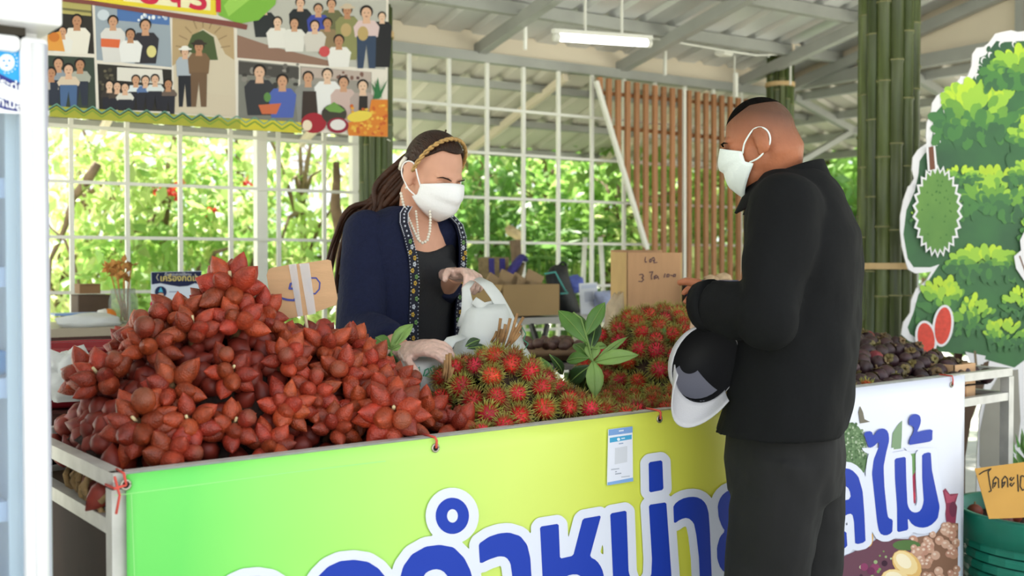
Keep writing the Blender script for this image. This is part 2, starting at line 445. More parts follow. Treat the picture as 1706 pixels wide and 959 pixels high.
def tree(name, label, px, py, D, rw, rh, n, L, mt, grp='trees and shrubs in the garden'):
    c = P(px, py, D); base = V((c.x, c.y, -.13))
    t = thing(name, label, 'tree' if 'tree' in name else 'shrub', base, grp)
    tw = MB(); tips = []
    top = c + UP * rh * .3
    tw.tube([base, base * .5 + c * .5 + V((.08, .05, 0)), top], [.035 + rw * .015, .025 + rw * .012, .015], 7)
    for i in range(9):
        a = c + UP * rg.uniform(-.5, .1) * rh; v = rv(); q = c + V((v.x * rw, v.y * rw, v.z * rh)) * .8
        tw.tube([V((base.x, base.y, a.z)) * .4 + a * .6, (a + q) / 2 + UP * .1, q], [.022, .014, .006], 5)
    obj('trunk', tw, m_bark, t, True)
    lf = MB(); clumps = [c + V((v.x * rw, v.y * rw, v.z * rh)) for v in [rv() for _ in range(max(12, n // 55))]]
    for i in range(n):
        cc = rg.choice(clumps); v = rv(); p = cc + v * (.22 + .18 * rw)
        d = rv().normalized(); d = (d + V((0, 0, -.35))).normalized(); nm = (rv() + UP * .8).normalized()
        l = L * rg.uniform(.6, 1.25); leaf(lf, p, d, nm, l, l * .5)
    obj('foliage', lf, mt, t)
    return t
specs = [
 ('garden_shrub', 'lime green leafy shrub seen past the cooler at left', 130, 330, 7.2, .75, 1.1, 520, .12, g4),
 ('garden_shrub', 'lime green shrub with red blooms behind the grid under the poster', 270, 360, 6.9, .7, 1.0, 950, .12, g1),
 ('garden_tree', 'pale leafy tree behind the left end of the grid', 190, 230, 9.2, 1.1, 1.2, 600, .15, g4),
 ('garden_tree', 'leafy tree behind the price card in the garden', 400, 300, 8.4, .9, 1.3, 1050, .13, g2),
 ('garden_shrub', 'low green shrub behind the gel sign', 330, 480, 6.6, .7, .55, 1200, .1, g2),
 ('garden_shrub', 'bright shrub between the driftwood post and the price card', 500, 330, 7.6, .6, 1.2, 600, .12, g1),
 ('garden_tree', 'broad leafy tree behind the woman\'s mask', 790, 300, 7.8, .8, 1.0, 1500, .13, g1),
 ('garden_tree', 'fresh green tree behind the middle of the grid', 920, 310, 8.6, .9, .9, 2100, .13, g2),
 ('garden_shrub', 'dense mid green shrub left of the fan palms', 800, 430, 7.4, .55, .5, 1100, .1, g3),
 ('garden_shrub', 'green shrub behind the slanted edge of the slat screen', 1030, 350, 8.0, .7, .9, 1700, .11, g2),
 ('garden_shrub', 'green shrub glimpsed between the wooden slats', 1140, 400, 8.6, .8, 1.1, 1800, .11, g1),
 ('garden_tree', 'leafy tree glimpsed between the slats beside the man', 1220, 330, 9.0, .8, 1.3, 1600, .12, g2),
 ('garden_tree', 'broad-leaved tree between the two right posts', 1375, 280, 9.2, .75, .9, 1700, .17, g2),
 ('garden_shrub', 'shrub below the broad-leaved tree at right', 1400, 420, 9.0, .8, .9, 1200, .14, g3),
 ('garden_shrub', 'dark shrub behind the large bamboo post', 1540, 420, 9.5, .9, 1.1, 1200, .13, g3),
 ('garden_tree', 'hazy tall tree far behind the grid', 600, 280, 11.5, 1.5, 1.6, 600, .18, g4),
 ('garden_tree', 'hazy broad tree far behind the mask of the woman', 880, 250, 12.0, 1.6, 1.5, 1000, .18, g1),
 ('garden_tree', 'tall hazy tree far behind the slat screen', 1150, 270, 13.0, 1.8, 1.9, 1700, .2, g2),
 ('garden_tree', 'tall hazy tree far behind the cutout tree', 1650, 330, 13.0, 1.6, 1.6, 1300, .2, g3),
]
for i_, (px_, D_) in enumerate(((95, 6.6), (200, 7.2), (300, 7.6), (410, 7.0), (480, 7.4), (540, 8.0), (760, 7.6), (850, 8.2), (940, 8.4), (1010, 7.6), (1090, 8.0), (1170, 8.4), (1230, 8.0), (1340, 8.4), (1420, 8.0))):
    specs.append(('low_shrub', ('yellow-green', 'pale green', 'mid green')[i_ % 3] + ' low hedge bush ' + ('beside the cooler', 'behind the glass jar', 'behind the gel notice', 'left of the white roof post', 'behind the price card', 'by the driftwood post', 'behind the held carrier bag', 'behind the woven bag', 'behind the backpack', 'behind the card stand', 'behind the marked carton', 'behind the slat screen', 'behind the sleeve of the black jacket', 'right of the slim post', 'left of the large bamboo post')[i_], px_, 480, D_, .5, .5, 620, .11, (g4, g1, g2)[i_ % 3], 'low hedge bushes behind the grid'))
for a in specs: tree(*a)
# leaning bare branches at left, red blooms, driftwood
def limb(name, label, pts, D, r, mt=m_bark, cat='branch'):
    q = [P(x, y, D) for x, y in pts]
    mbx = MB(); mbx.tube(q, r, 8); return tag(obj(name, mbx, mt, at=q[-1], smooth=True), label, cat)
limb('bare_branch', 'leaning grey branch crossing the left grid panes', [(163, 272), (145, 300), (122, 330), (108, 380), (84, 432), (70, 560), (66, 700)], 6.1, [.026, .03, .022, .016, .012, .02, .03])
limb('bare_branch', 'thin bent twig rising behind the gel sign shelf', [(80, 375), (108, 400), (122, 435), (131, 470), (134, 540), (134, 700)], 6.0, [.006, .008, .01, .01, .012, .014])
limb('driftwood_post', 'upright weathered driftwood trunk between grid and bamboo post', [(560, 270), (561, 300), (558, 340), (566, 380), (569, 430), (571, 500), (572, 900)], 5.9, [.018, .022, .03, .035, .036, .04, .05], cat='trunk')
m_bloom = mat('bloom_red', '#d8433a', rough=.6, trans=.3)
t = thing('red_blooms', 'spray of red flowers on the shrub behind the grid', 'flower', P(275, 315, 6.6))
for (x, y) in ((262, 316), (296, 308), (290, 322), (410, 302), (352, 352)):
    lf = MB(); c = P(x, y, 6.4)
    for i in range(9): leaf(lf, c + rv() * .02, rv().normalized(), rv().normalized(), .05, .035)
    obj('bloom', lf, m_bloom, t)
# fan palms
def fan_palm(label, px, py, D, n, h):
    c = P(px, py, D); base = V((c.x, c.y, -.13)); t = thing('fan_palm', label, 'palm', base, 'fan palms behind the grid')
    for i in range(n):
        a = rg.uniform(0, 6.28); r = rg.uniform(.02, .3); q = c + V((math.cos(a) * r, math.sin(a) * r, rg.uniform(-h, h)))
        fr = obj('palm_stalk', MB().tube([base + V((math.cos(a), math.sin(a), 0)) * .06, q * .6 + base * .4, q], [.012, .009, .005], 5), g3, t)
        lf = MB(); ax = (V((math.cos(a), math.sin(a), .25)) + rv() * .4).normalized(); sd = ax.cross(UP).normalized(); nm = sd.cross(ax)
        for j in range(11):
            b = math.radians(-95 + 19 * j); d = (ax * math.cos(b) + sd * math.sin(b) - nm * .1).normalized()
            leaf(lf, q, d, nm, rg.uniform(.2, .28), .03)
        obj('palm_fan', lf, g3, fr)
fan_palm('dark fan palm behind the cardboard box and woven bag', 905, 440, 6.9, 17, .3)
fan_palm('dark fan palm left of the marked cardboard box', 975, 430, 7.1, 17, .3)
# ================================================================== the fruit table
TX0, TX1, TY0, TY1, TZ, TZL = .589, 3.20, 1.825, 2.42, .95, .87
TXE = 3.53      # the table runs on past the banner
m_steel = mat('table_steel', '#c9c8c4', rough=.5, metal=.25, var=.12, vscale=20)
m_tray = mat('tray_board', '#6b5844', rough=.8, var=.2)
tb = thing('fruit_table', 'long grey steel table carrying the fruit heaps behind the banner', 'table', (TX0, TY0, 0))
for x in (TX0, 1.6, 2.6, TXE):
    for y in (TY0, TY1): obj('leg', MB().box2((x - .0155, y - .0155, 0), (x + .0155, y + .0155, TZ - .014)), m_steel, tb)
for z, nm in ((TZ, 'rim_rail'), (TZL, 'lower_rail')):
    for y in (TY0, TY1): obj(nm, MB().bar((TX0 - .012, y, z), (TXE + .012, y, z), .026, .026), m_steel, tb)
    for x in (TX0, TXE): obj(nm, MB().bar((x, TY0, z), (x, TY1, z), .026, .026), m_steel, tb)
obj('tray_panel', MB().box2((TX0, TY0, TZL - .012), (TXE, TY1, TZL)), m_tray, tb)
obj('back_panel', MB().box2((TX0 + .02, TY1 - .02, .03), (TXE - .02, TY1, TZL - .02)), mat('under_table_shade', '#3a2a22', rough=.85, var=.2), tb)  # added dark sheet; its colour stands in for the shadow under the table
obj('end_panel', MB().box2((TX0 + .016, TY0 + .03, .03), (TX0 + .022, TY1 - .03, TZL - .03)), mat('under_table_shade', '#3a2a22', rough=.85, var=.2), tb)  # second added sheet, under-table shade put into its dark colour

# ------------------------------------------------------------------ banner
YB = TY0 - .022
def banner_mat():
    m = bpy.data.materials.new('banner_vinyl'); m.use_nodes = True; nt = m.node_tree; N = nt.nodes; L = nt.links
    b = N['Principled BSDF']; b.inputs['Roughness'].default_value = .32; b.inputs['Specular IOR Level'].default_value = .45
    tc = N.new('ShaderNodeTexCoord'); sp = N.new('ShaderNodeSeparateXYZ'); L.new(tc.outputs['Object'], sp.inputs[0])
    mu = N.new('ShaderNodeMath'); mu.operation = 'MULTIPLY_ADD'; mu.inputs[1].default_value = -.12; L.new(sp.outputs['Z'], mu.inputs[0]); L.new(sp.outputs['X'], mu.inputs[2])
    dv = N.new('ShaderNodeMath'); dv.operation = 'DIVIDE'; dv.inputs[1].default_value = TX1 - TX0; L.new(mu.outputs[0], dv.inputs[0])
    cr = N.new('ShaderNodeValToRGB'); L.new(dv.outputs[0], cr.inputs[0]); e = cr.color_ramp.elements
    def X(px): return (PP(px, 800, V((0, YB, 0)), V((0, 1, 0))).x - TX0) / (TX1 - TX0)
    stops = [(0.0, '#6cdc63'), (X(330), '#8ee86c'), (X(560), '#b4ea72'), (X(780), '#d2e96f'), (X(1010), '#dde45c'), (X(1200), '#e6e04a'), (X(1265), '#efe560'), (X(1330), '#dfe3f3'), (1.0, '#dce0f1')]
    e[0].position = 0; e[0].color = lin(hx(stops[0][1])); e[1].position = 1; e[1].color = lin(hx(stops[-1][1]))
    for p, c in stops[1:-1]: q = e.new(p); q.color = lin(hx(c))
    L.new(cr.outputs[0], b.inputs['Base Color'])
    nz = N.new('ShaderNodeTexNoise'); nz.inputs['Scale'].default_value = 2.2; L.new(tc.outputs['Object'], nz.inputs['Vector'])
    bp = N.new('ShaderNodeBump'); bp.inputs['Strength'].default_value = .5; bp.inputs['Distance'].default_value = .02
    L.new(nz.outputs['Fac'], bp.inputs['Height']); L.new(bp.outputs[0], b.inputs['Normal'])
    return m
def wob(x, z):     # soft folds of the hanging vinyl
    d = max(0., TZ - z)
    return -.004
def bpt(px, py, ly=0):
    p = PP(px, py, V((0, YB, 0)), V((0, 1, 0))); return V((p.x, YB + wob(p.x, p.z) - .0012 - .0004 * ly, p.z))
bn = thing('banner', 'green to yellow to white vinyl banner with large blue lettering on the table front', 'banner', (TX0, YB, 0))
NX, NZ = 120, 24; vs = []; fs = []
ZB0 = .12
for i in range(NX + 1):
    for j in range(NZ + 1):
        x = TX0 + .005 + (TX1 - TX0 + .01) * i / NX; z = ZB0 + (TZ + .012 - ZB0) * j / NZ
        vs.append((x, YB + wob(x, z), z))
for i in range(NX):
    for j in range(NZ):
        a = i * (NZ + 1) + j; fs.append((a, a + NZ + 1, a + NZ + 2, a + 1))
sh = obj('vinyl_sheet', MB().add(vs, fs), banner_mat(), bn, True)
sd = sh.modifiers.new('thick', 'SOLIDIFY'); sd.thickness = .0008; sd.offset = 1
m_blue = mat('letter_blue', '#1f3fb0', rough=.5, spec=.25); m_lw = mat('letter_white', '#e2e6f6', rough=.45, spec=.3)
S1 = .2909
def A(ox, oy, pts): return [(ox + x * S1, oy + y * S1) for x, y in pts]
L2 = [(330, 1010), (365, 955), (420, 900), (490, 868), (570, 860), (650, 872), (710, 910), (750, 959), (780, 1040), (800, 1300), (690, 1310), (680, 1100), (650, 1010), (590, 985), (520, 990), (470, 1020), (430, 1060)]
letters = [
 (A(420 - 160, 680 + 27, L2), 15), (A(420, 680, L2), 16),
 (A(420, 680, [(820, 1010), (835, 959), (850, 900), (900, 830), (980, 785), (1060, 775), (1140, 790), (1200, 850), (1235, 920), (1245, 959), (1275, 1290), (1160, 1305), (1140, 1050), (1110, 959), (1075, 920), (1030, 913), (985, 930), (965, 959), (930, 1030)]), 16),
 (A(420, 680, [(1283, 770), (1340, 730), (1400, 710), (1455, 705), (1520, 725), (1560, 775), (1578, 850), (1585, 959), (1600, 1300), (1490, 1315), (1475, 959), (1465, 880), (1440, 845), (1400, 840), (1340, 860), (1290, 885)]), 16),
 (A(850, 680, [(155, 672), (262, 655), (270, 855), (345, 838), (400, 627), (505, 608), (440, 845), (480, 865), (510, 910), (522, 959), (535, 1150), (430, 1165), (415, 1000), (380, 945), (330, 945), (285, 965), (270, 1000), (290, 1190), (185, 1205), (170, 959)]), 15),
 (A(850, 680, [(557, 597), (650, 580), (658, 800), (662, 930), (682, 990), (720, 1012), (765, 995), (792, 950), (796, 860), (778, 548), (878, 533), (908, 959), (915, 1080), (880, 1130), (800, 1145), (720, 1130), (690, 1090), (695, 1165), (585, 1175), (573, 959)]), 14),
 (A(850, 680, [(777, 305), (855, 293), (862, 462), (780, 478)]), 14),
 (A(850, 680, [(918, 550), (960, 515), (1020, 500), (1070, 508), (1105, 540), (1120, 590), (1128, 700), (1138, 959), (1145, 1080), (1075, 1092), (1065, 850), (1050, 720), (1035, 650), (1000, 620), (960, 630), (922, 657)]), 13.5),
 (A(850, 680, [(1275, 458), (1230, 465), (1190, 500), (1172, 550), (1178, 620), (1198, 675), (1215, 697), (1185, 730), (1168, 790), (1170, 860), (1190, 915), (1230, 945), (1300, 950), (1420, 945), (1470, 900), (1480, 440), (1400, 450), (1400, 850), (1310, 838), (1270, 830), (1250, 790), (1260, 740), (1300, 715), (1330, 710), (1330, 645), (1280, 640), (1253, 610), (1260, 575), (1290, 560), (1330, 560), (1340, 470)]), 13),
 ([(1290, 800), (1312, 797), (1316, 880), (1330, 868), (1344, 877), (1346, 792), (1366, 789), (1370, 905), (1345, 912), (1330, 895), (1318, 915), (1292, 920)], 10),
 (A(1370, 680, [(15, 505), (25, 430), (60, 370), (105, 338), (150, 345), (190, 385), (215, 470), (225, 600), (232, 762), (172, 776), (165, 640), (155, 597), (120, 605), (80, 635), (68, 670), (90, 703), (122, 700), (128, 790), (75, 808), (60, 740), (30, 620), (18, 585), (60, 545), (100, 525), (148, 515), (140, 460), (110, 435), (75, 440), (50, 480), (45, 502)]), 11),
 (A(1370, 680, [(220, 135), (268, 125), (275, 160), (300, 120), (335, 110), (362, 130), (368, 180), (350, 250), (335, 330), (340, 450), (355, 590), (362, 625), (388, 632), (385, 708), (345, 727), (310, 710), (298, 650), (280, 480), (268, 370), (278, 290), (310, 210), (305, 188), (280, 215), (250, 225)]), 10.5),
 (A(1370, 680, [(398, 285), (462, 273), (466, 430), (472, 550), (490, 585), (520, 595), (550, 580), (565, 530), (556, 400), (555, 258), (605, 245), (612, 350), (635, 460), (657, 560), (645, 630), (600, 672), (550, 682), (500, 665), (473, 622), (477, 692), (413, 706), (412, 560), (400, 400)]), 10.5),
 (A(1370, 680, [(480, 55), (495, 35), (520, 28), (545, 40), (550, 75), (538, 110), (525, 135), (560, 125), (616, 115), (614, 185), (560, 195), (478, 208), (485, 170), (505, 140), (510, 110), (495, 95), (480, 95)]), 10),
]
def chaikin(p, it=1):
    for _ in range(it):
        q = []
        for a, b in zip(p, p[1:] + p[:1]):
            ln = math.hypot(b[0] - a[0], b[1] - a[1])
            t = .25 if ln < 18 else 2.5 / ln
            q += [(a[0] * (1 - t) + b[0] * t, a[1] * (1 - t) + b[1] * t), (a[0] * t + b[0] * (1 - t), a[1] * t + b[1] * (1 - t))]
        p = q
    return p
# fruit collage print at the white end (lowest layer)
pr = Print(bpt); rp = random.Random(5)
def Z(x, y): return (1370 + x * S1, 680 + y * S1)
def ze(x, y, rx, ry, m, ly, rot=0): X_, Y_ = Z(x, y); pr.ell(X_, Y_, rx * S1, ry * S1, m, ly, rot, 14)
ze(165, 240, 82, 165, '#5f7f55', 1, -.12)
for i in range(150):
    a = rp.uniform(0, 6.28); r = math.sqrt(rp.random()); ze(165 + 78 * r * math.cos(a) - 10 * r * math.sin(a), 240 + 158 * r * math.sin(a), rp.uniform(4, 9), rp.uniform(4, 9), rp.choice(['#41633b', '#7f9a72', '#54754a', '#a9b99e']), 2)
pr.poly([Z(205, 85), Z(195, 20), Z(205, -15), Z(222, 20), Z(230, 60), Z(262, 75)], '#6f6a5c', 2)
pr.poly([Z(385, 235), Z(392, 140), Z(420, 95), Z(447, 68), Z(445, 150), Z(440, 228)], '#7d9a78', 1)
pr.poly([Z(488, 260), Z(522, 255), Z(524, 350), Z(490, 440)], '#6f9a5e', 1)
pr.poly([Z(495, 400), Z(522, 360), Z(524, 540), Z(495, 545)], '#a23350', 1); ze(508, 500, 16, 26, '#c23a52', 2)
pr.poly([Z(360, 330), Z(372, 380), Z(385, 560), Z(378, 590), Z(366, 440)], '#8b9d83', 1)
pr.poly([Z(678, 470), Z(695, 455), Z(718, 488), Z(768, 485), Z(752, 540), Z(762, 560), Z(752, 660), Z(700, 650), Z(690, 560)], '#8f3550', 1)
pr.poly([Z(690, 470), Z(725, 500), Z(765, 488), Z(740, 535), Z(700, 540)], '#b8506a', 2); ze(738, 575, 22, 45, '#6f2a45', 2)
pr.poly([Z(500, 740), Z(640, 715), Z(690, 650), Z(768, 655), Z(762, 1200), Z(500, 1200)], '#8a6450', 1)
for i in range(95):
    x, y = rp.uniform(495, 762), rp.uniform(640, 1150)
    if y < 700 and x < 660 or y < 745 and x < 600: continue
    r = rp.uniform(17, 27); c = rp.choice(['#c99b84', '#b98a72', '#d2a892', '#c08d78']); ze(x, y, r, r, c, 2 + (i % 9) * .12); ze(x - r * .25, y - r * .3, r * .35, r * .3, '#e6cbb9', 3.3)
pr.poly([Z(230, 790), Z(300, 745), Z(500, 745), Z(540, 830), Z(560, 1200), Z(60, 1200), Z(75, 860)], '#6b4152', 1)
ze(470, 780, 80, 30, '#55753f', 1.4)
for i in range(75):
    x, y = rp.uniform(75, 390), rp.uniform(800, 1150)
    if y < 1060 - x * .75: continue
    c = rp.choice(['#4a1f3c', '#6e2b52', '#8d3a63', '#9db07c', '#7d9a58', '#c7cfa8', '#3b1830']); r = rp.uniform(9, 30) if c[1] in '3468' else rp.uniform(5, 12); ze(x, y, r, r, c, 1.6 + (i % 10) * .1)
ze(262, 750, 16, 40, '#d9a53c', 1.5, .2)
for cx, cy, rt in ((470, 890, .75), (415, 985, .25)):
    ze(cx, cy, 98, 68, '#e6b96f', 3, rt); ze(cx - 8, cy - 10, 82, 55, '#f3d79c', 3.3, rt); ze(cx - 18, cy - 20, 52, 34, '#fbeccb', 3.5, rt)
pr.build('fruit_collage', bn, 'printed collage of fruit on the white end of the banner')
for i, (pts, ow) in enumerate(letters):
    pr = Print(bpt); q = chaikin(pts)
    pr = Print(bpt); pr.poly(q, m_blue, 10); pr.build('letter', bn)
import numpy as np
def outline_mesh(polys, step=2.0):
    """one white shape: everything within the outline width of a letter"""
    xs = np.arange(225, 1606, step); ys = np.arange(745, 1075, step); GX, GY = np.meshgrid(xs, ys); F = np.full(GX.shape, 1e9)
    for pts, ow in polys:
        p = np.array(pts); x0, y0 = p.min(0) - ow - 3; x1, y1 = p.max(0) + ow + 3
        i0, i1 = np.searchsorted(xs, (x0, x1)); j0, j1 = np.searchsorted(ys, (y0, y1)); X, Y = GX[j0:j1, i0:i1], GY[j0:j1, i0:i1]
        d2 = np.full(X.shape, 1e9); ins = np.zeros(X.shape, bool)
        for (ax, ay), (bx, by) in zip(pts, pts[1:] + pts[:1]):
            dx, dy = bx - ax, by - ay; t_ = np.clip(((X - ax) * dx + (Y - ay) * dy) / (dx * dx + dy * dy + 1e-9), 0, 1)
            d2 = np.minimum(d2, (X - ax - t_ * dx) ** 2 + (Y - ay - t_ * dy) ** 2)
            if ay != by: ins ^= ((ay > Y) != (by > Y)) & (X < dx * (Y - ay) / dy + ax)
        F[j0:j1, i0:i1] = np.minimum(F[j0:j1, i0:i1], np.where(ins, -np.sqrt(d2), np.sqrt(d2)) - ow)
    out = []
    for j in range(len(ys) - 1):
        run = None
        for i in range(len(xs) - 1):
            c = (F[j, i], F[j, i + 1], F[j + 1, i + 1], F[j + 1, i])
            if max(c) < 0:
                if run is None: run = i
                continue
            if run is not None: out.append([(xs[run], ys[j]), (xs[i], ys[j]), (xs[i], ys[j + 1]), (xs[run], ys[j + 1])]); run = None
            if min(c) >= 0: continue
            q = [(xs[i], ys[j]), (xs[i + 1], ys[j]), (xs[i + 1], ys[j + 1]), (xs[i], ys[j + 1])]; pl = []
            for k in range(4):
                m_ = (k + 1) % 4
                if c[k] < 0: pl.append(q[k])
                if (c[k] < 0) != (c[m_] < 0): t_ = c[k] / (c[k] - c[m_]); pl.append((q[k][0] + (q[m_][0] - q[k][0]) * t_, q[k][1] + (q[m_][1] - q[k][1]) * t_))
            if len(pl) > 2: out.append(pl)
    return out
circ = [(749.3 + 27.8 * math.cos(a), 857.5 + 30.2 * math.sin(a)) for a in [2 * math.pi * k / 30 for k in range(30)]]
mbx = MB()
for pl in outline_mesh([(chaikin(p_), w_) for p_, w_ in letters] + [(circ, 16.5)]): mbx.poly([bpt(x, y, 9) for x, y in pl])
obj('letter_outline', mbx, m_lw, bn)
pr = Print(bpt); pr.ell(749.3, 857.5, 27.8, 30.2, m_blue, 10, n=30); pr.ell(749.3, 857.5, 9, 11.2, m_lw, 11); pr.build('letter', bn)
pr = Print(bpt); pr.line([(190, 824), (330, 806), (480, 786), (640, 767)], 1.1, flat('#a4ec94'), 1, False); pr.line([(217, 822), (220, 900), (224, 1000)], 1.2, flat('#a4ec94'), 1, False); pr.build('hem_seam', bn)
# seam lines, eyelets with red string
m_brass = mat('eyelet_metal', '#b8b2a4', rough=.35, metal=.9); m_hole = mat('eyelet_hole', '#15120f', rough=.9); m_string = mat('red_string', '#d8564a', rough=.8)
for px, py, drop in ((207, 806, 0), (722, 745, 1), (1095, 697, 1), (1582, 640, 1)):
    c = bpt(px, py, 6); mbx = MB(); r = .0075
    ring = [c + V((math.cos(a) * r, 0, math.sin(a) * r)) for a in [2 * math.pi * k / 16 for k in range(17)]]
    mbx.tube(ring, .0022, 6); e = obj('eyelet', mbx, m_brass, bn, True)
    obj('hole', MB().poly([c + V((math.cos(a) * r, .0004, math.sin(a) * r)) for a in [2 * math.pi * k / 14 for k in range(14)]]), m_hole, e)
    mbx = MB(); y = c.y - .003
    if drop: mbx.tube([V((c.x, y, c.z)), V((c.x + .001, y, c.z + .015)), V((c.x - .003, y, TZ + .014)), V((c.x - .004, TY0 + .01, TZ + .016))], .0025, 6)
    else:
        mbx.tube([V((c.x, y, c.z)), V((c.x - .02, y, c.z - .003)), V((TX0 - .015, y, c.z - .004)), V((TX0 - .016, TY0 + .014, c.z - .004))], .0022, 6)
        mbx.tube([V((c.x, y, c.z)), V((c.x - .004, y, c.z + .02)), V((c.x - .002, TY0 + .01, TZ + .016))], .0022, 6)
        mbx.tube([V((TX0 - .016, y, TZ + .012)), V((TX0 - .008, y, TZ - .02)), V((TX0 - .014, y, TZ - .05))], .0022, 6)
    obj('string', mbx, m_string, bn, True)
# payment card taped to the banner (its code square stays blank)
cpt = lambda px, py, ly=0: bpt(px, py, ly + 12)
pc = thing('payment_card', 'small white card with blue bands taped to the yellow banner', 'card', cpt(1028, 806))
mbx = MB(); q = [cpt(x, y) for x, y in ((1008, 714), (1048, 709), (1049, 800), (1006, 806))]; mbx.prism(q, V((0, -.0012, 0))); obj('card', mbx, flat('#e9ecfa', .3), pc)
pr = Print(lambda x, y, l: cpt(x, y, l + 2.2)); kx = 70 / 516.; C_ = lambda pts: [(1000 + x * kx, 690 + y * kx) for x, y in pts]
pr.poly(C_([(62, 180), (355, 140), (355, 215), (60, 255)]), '#7ea4dc', 1); pr.poly(C_([(48, 825), (362, 765), (364, 810), (45, 862)]), '#84aee4', 1)
pr.poly(C_([(75, 280), (345, 240), (345, 295), (75, 340)]), '#4aa7d6', 1)
pr.ell(1000 + 182 * kx, 690 + 297 * kx, 2.6, 2.6, '#e8f2fb', 2)
for x0, x1, y, c in ((185, 245, 196, '#e8eefb'), (215, 260, 288, '#d8ecf8'), (185, 240, 352, '#9fb0d0'), (90, 190, 668, '#b6bccb'), (140, 215, 722, '#a4abbb'), (140, 160, 695, '#a4abbb'), (215, 320, 760, '#c5c9d6')):
    pr.poly(C_([(x0, y - 7), (x1, y - 7 - (x1 - x0) * .13), (x1, y + 7 - (x1 - x0) * .13), (x0, y + 7)]), c, 2)
pr.poly(C_([(140, 405), (290, 380), (288, 575), (135, 605)]), '#d4d7e2', 1)
pr.build('card_print', pc)

# jute coil on the lower rail, under the rim at the left end
m_jute = mat('jute', '#a4875c', rough=.95, var=.35, vscale=40, bump=.8, bscale=120)
jt = thing('jute_bundle', 'tangled brown jute fibre bundle under the left rim of the table', 'rope', (TX0 + .02, TY0 + .22, TZL))
rj = random.Random(2)
for k in range(9):
    c = V((TX0 + .03 + rj.uniform(-.02, .05), TY0 + .06 + k * .028, TZL + .02 + rj.uniform(0, .02))); mbx = MB(); pts = []
    for i in range(26):
        a = i * .62; pts.append(c + V((math.cos(a) * (.03 + .008 * rj.random()), math.sin(a * .7 + k) * .035, math.sin(a) * .028 + .006)))
    mbx.tube(pts, .006, 6); obj('coil', mbx, m_jute, jt, True)

# ------------------------------------------------------------------ fruit heaps
def interp(tab, x):
    if x <= tab[0][0]: return tab[0][1]
    for (a, b), (c, d) in zip(tab[:-1], tab[1:]):
        if x <= c: return b + (d - b) * (x - a) / (c - a)
    return tab[-1][1]
def ridge(outline, Y):
    """pixel outline of a heap -> (X, z) crest on the vertical plane at depth Y"""
    r = sorted((q.x, q.z) for q in [PP(x, y, V((0, Y, 0)), V((0, 1, 0))) for x, y in outline]); return r
class Heap:
    def __init__(s, outline, Yr, Yf, Yb, zf, zb, ex=1.0, dz=0.): s.t = [(a, b + dz) for a, b in ridge(outline, Yr)]; s.Yr, s.Yf, s.Yb, s.zf, s.zb, s.ex = Yr, Yf, Yb, zf, zb, ex
    def z(s, x, y):
        R = interp(s.t, x)
        if y < s.Yr:
            k = min(1, max(0, (y - s.Yf) / (s.Yr - s.Yf))); return s.zf + (R - s.zf) * math.sin(k * math.pi / 2) ** s.ex
        k = min(1, (y - s.Yr) / (s.Yb - s.Yr)); return s.zb + (R - s.zb) * math.cos(k * math.pi / 2)
    def n(s, x, y):
        e = .012; return V((-(s.z(x + e, y) - s.z(x - e, y)) / (2 * e), -(s.z(x, y + e) - s.z(x, y - e)) / (2 * e), 1)).normalized()
    def sample(s, dmin, rnd, tries=14000, y0=None, y1=None):
        out = []; x0, x1 = s.t[0][0], s.t[-1][0]; y0 = s.Yf if y0 is None else y0; y1 = s.Yb if y1 is None else y1
        for _ in range(tries):
            x = rnd.uniform(x0, x1); y = rnd.uniform(y0, y1); p = V((x, y, s.z(x, y)))
            if all((p - q).length > dmin for q in out): out.append(p)
        return out
def frame(zdir, spin):
    z = zdir.normalized(); x = z.cross(V((.3, .9, .1)) if abs(z.y) < .95 else V((1, 0, 0))).normalized(); y = z.cross(x)
    return Matrix((x, y, z)).transposed() @ Matrix.Rotation(spin, 3, 'Z')
def mat4(R, p, s=1.0): M = (R * s).to_4x4(); M.translation = p; return M

# salak
def salak_mat():
    m = mat('salak_skin', '#96381f', rough=.42, var=.35, vscale=55, rand=.36, hrand=.007, bump=.0)
    nt = m.node_tree; N = nt.nodes; L = nt.links; b = N['Principled BSDF']; tc = N.new('ShaderNodeTexCoord')
    vo = N.new('ShaderNodeTexVoronoi'); vo.inputs['Scale'].default_value = 260; L.new(tc.outputs['Object'], vo.inputs['Vector'])
    bp = N.new('ShaderNodeBump'); bp.inputs['Strength'].default_value = .55; bp.inputs['Distance'].default_value = .002; bp.invert = True
    L.new(vo.outputs['Distance'], bp.inputs['Height']); L.new(bp.outputs[0], b.inputs['Normal'])
    # the stem end of the skin is browner
    src = b.inputs['Base Color'].links[0].from_socket; sp = N.new('ShaderNodeSeparateXYZ'); L.new(tc.outputs['Object'], sp.inputs[0])
    mr = N.new('ShaderNodeMapRange'); mr.inputs[1].default_value = -.002; mr.inputs[2].default_value = .02; mr.inputs[3].default_value = .75; mr.inputs[4].default_value = 0; L.new(sp.outputs['Z'], mr.inputs[0])
    mx = N.new('ShaderNodeMix'); mx.data_type = 'RGBA'; mx.inputs[7].default_value = lin(hx('#7d4630')); L.new(mr.outputs[0], mx.inputs[0]); L.new(src, mx.inputs[6]); L.new(mx.outputs[2], b.inputs['Base Color'])
    return m
m_salak = salak_mat(); m_stalk = mat('salak_stalk', '#5b3f22', rough=.8, var=.3, vscale=30); m_tipstub = mat('stalk_cut', '#d8c79a', rough=.7)
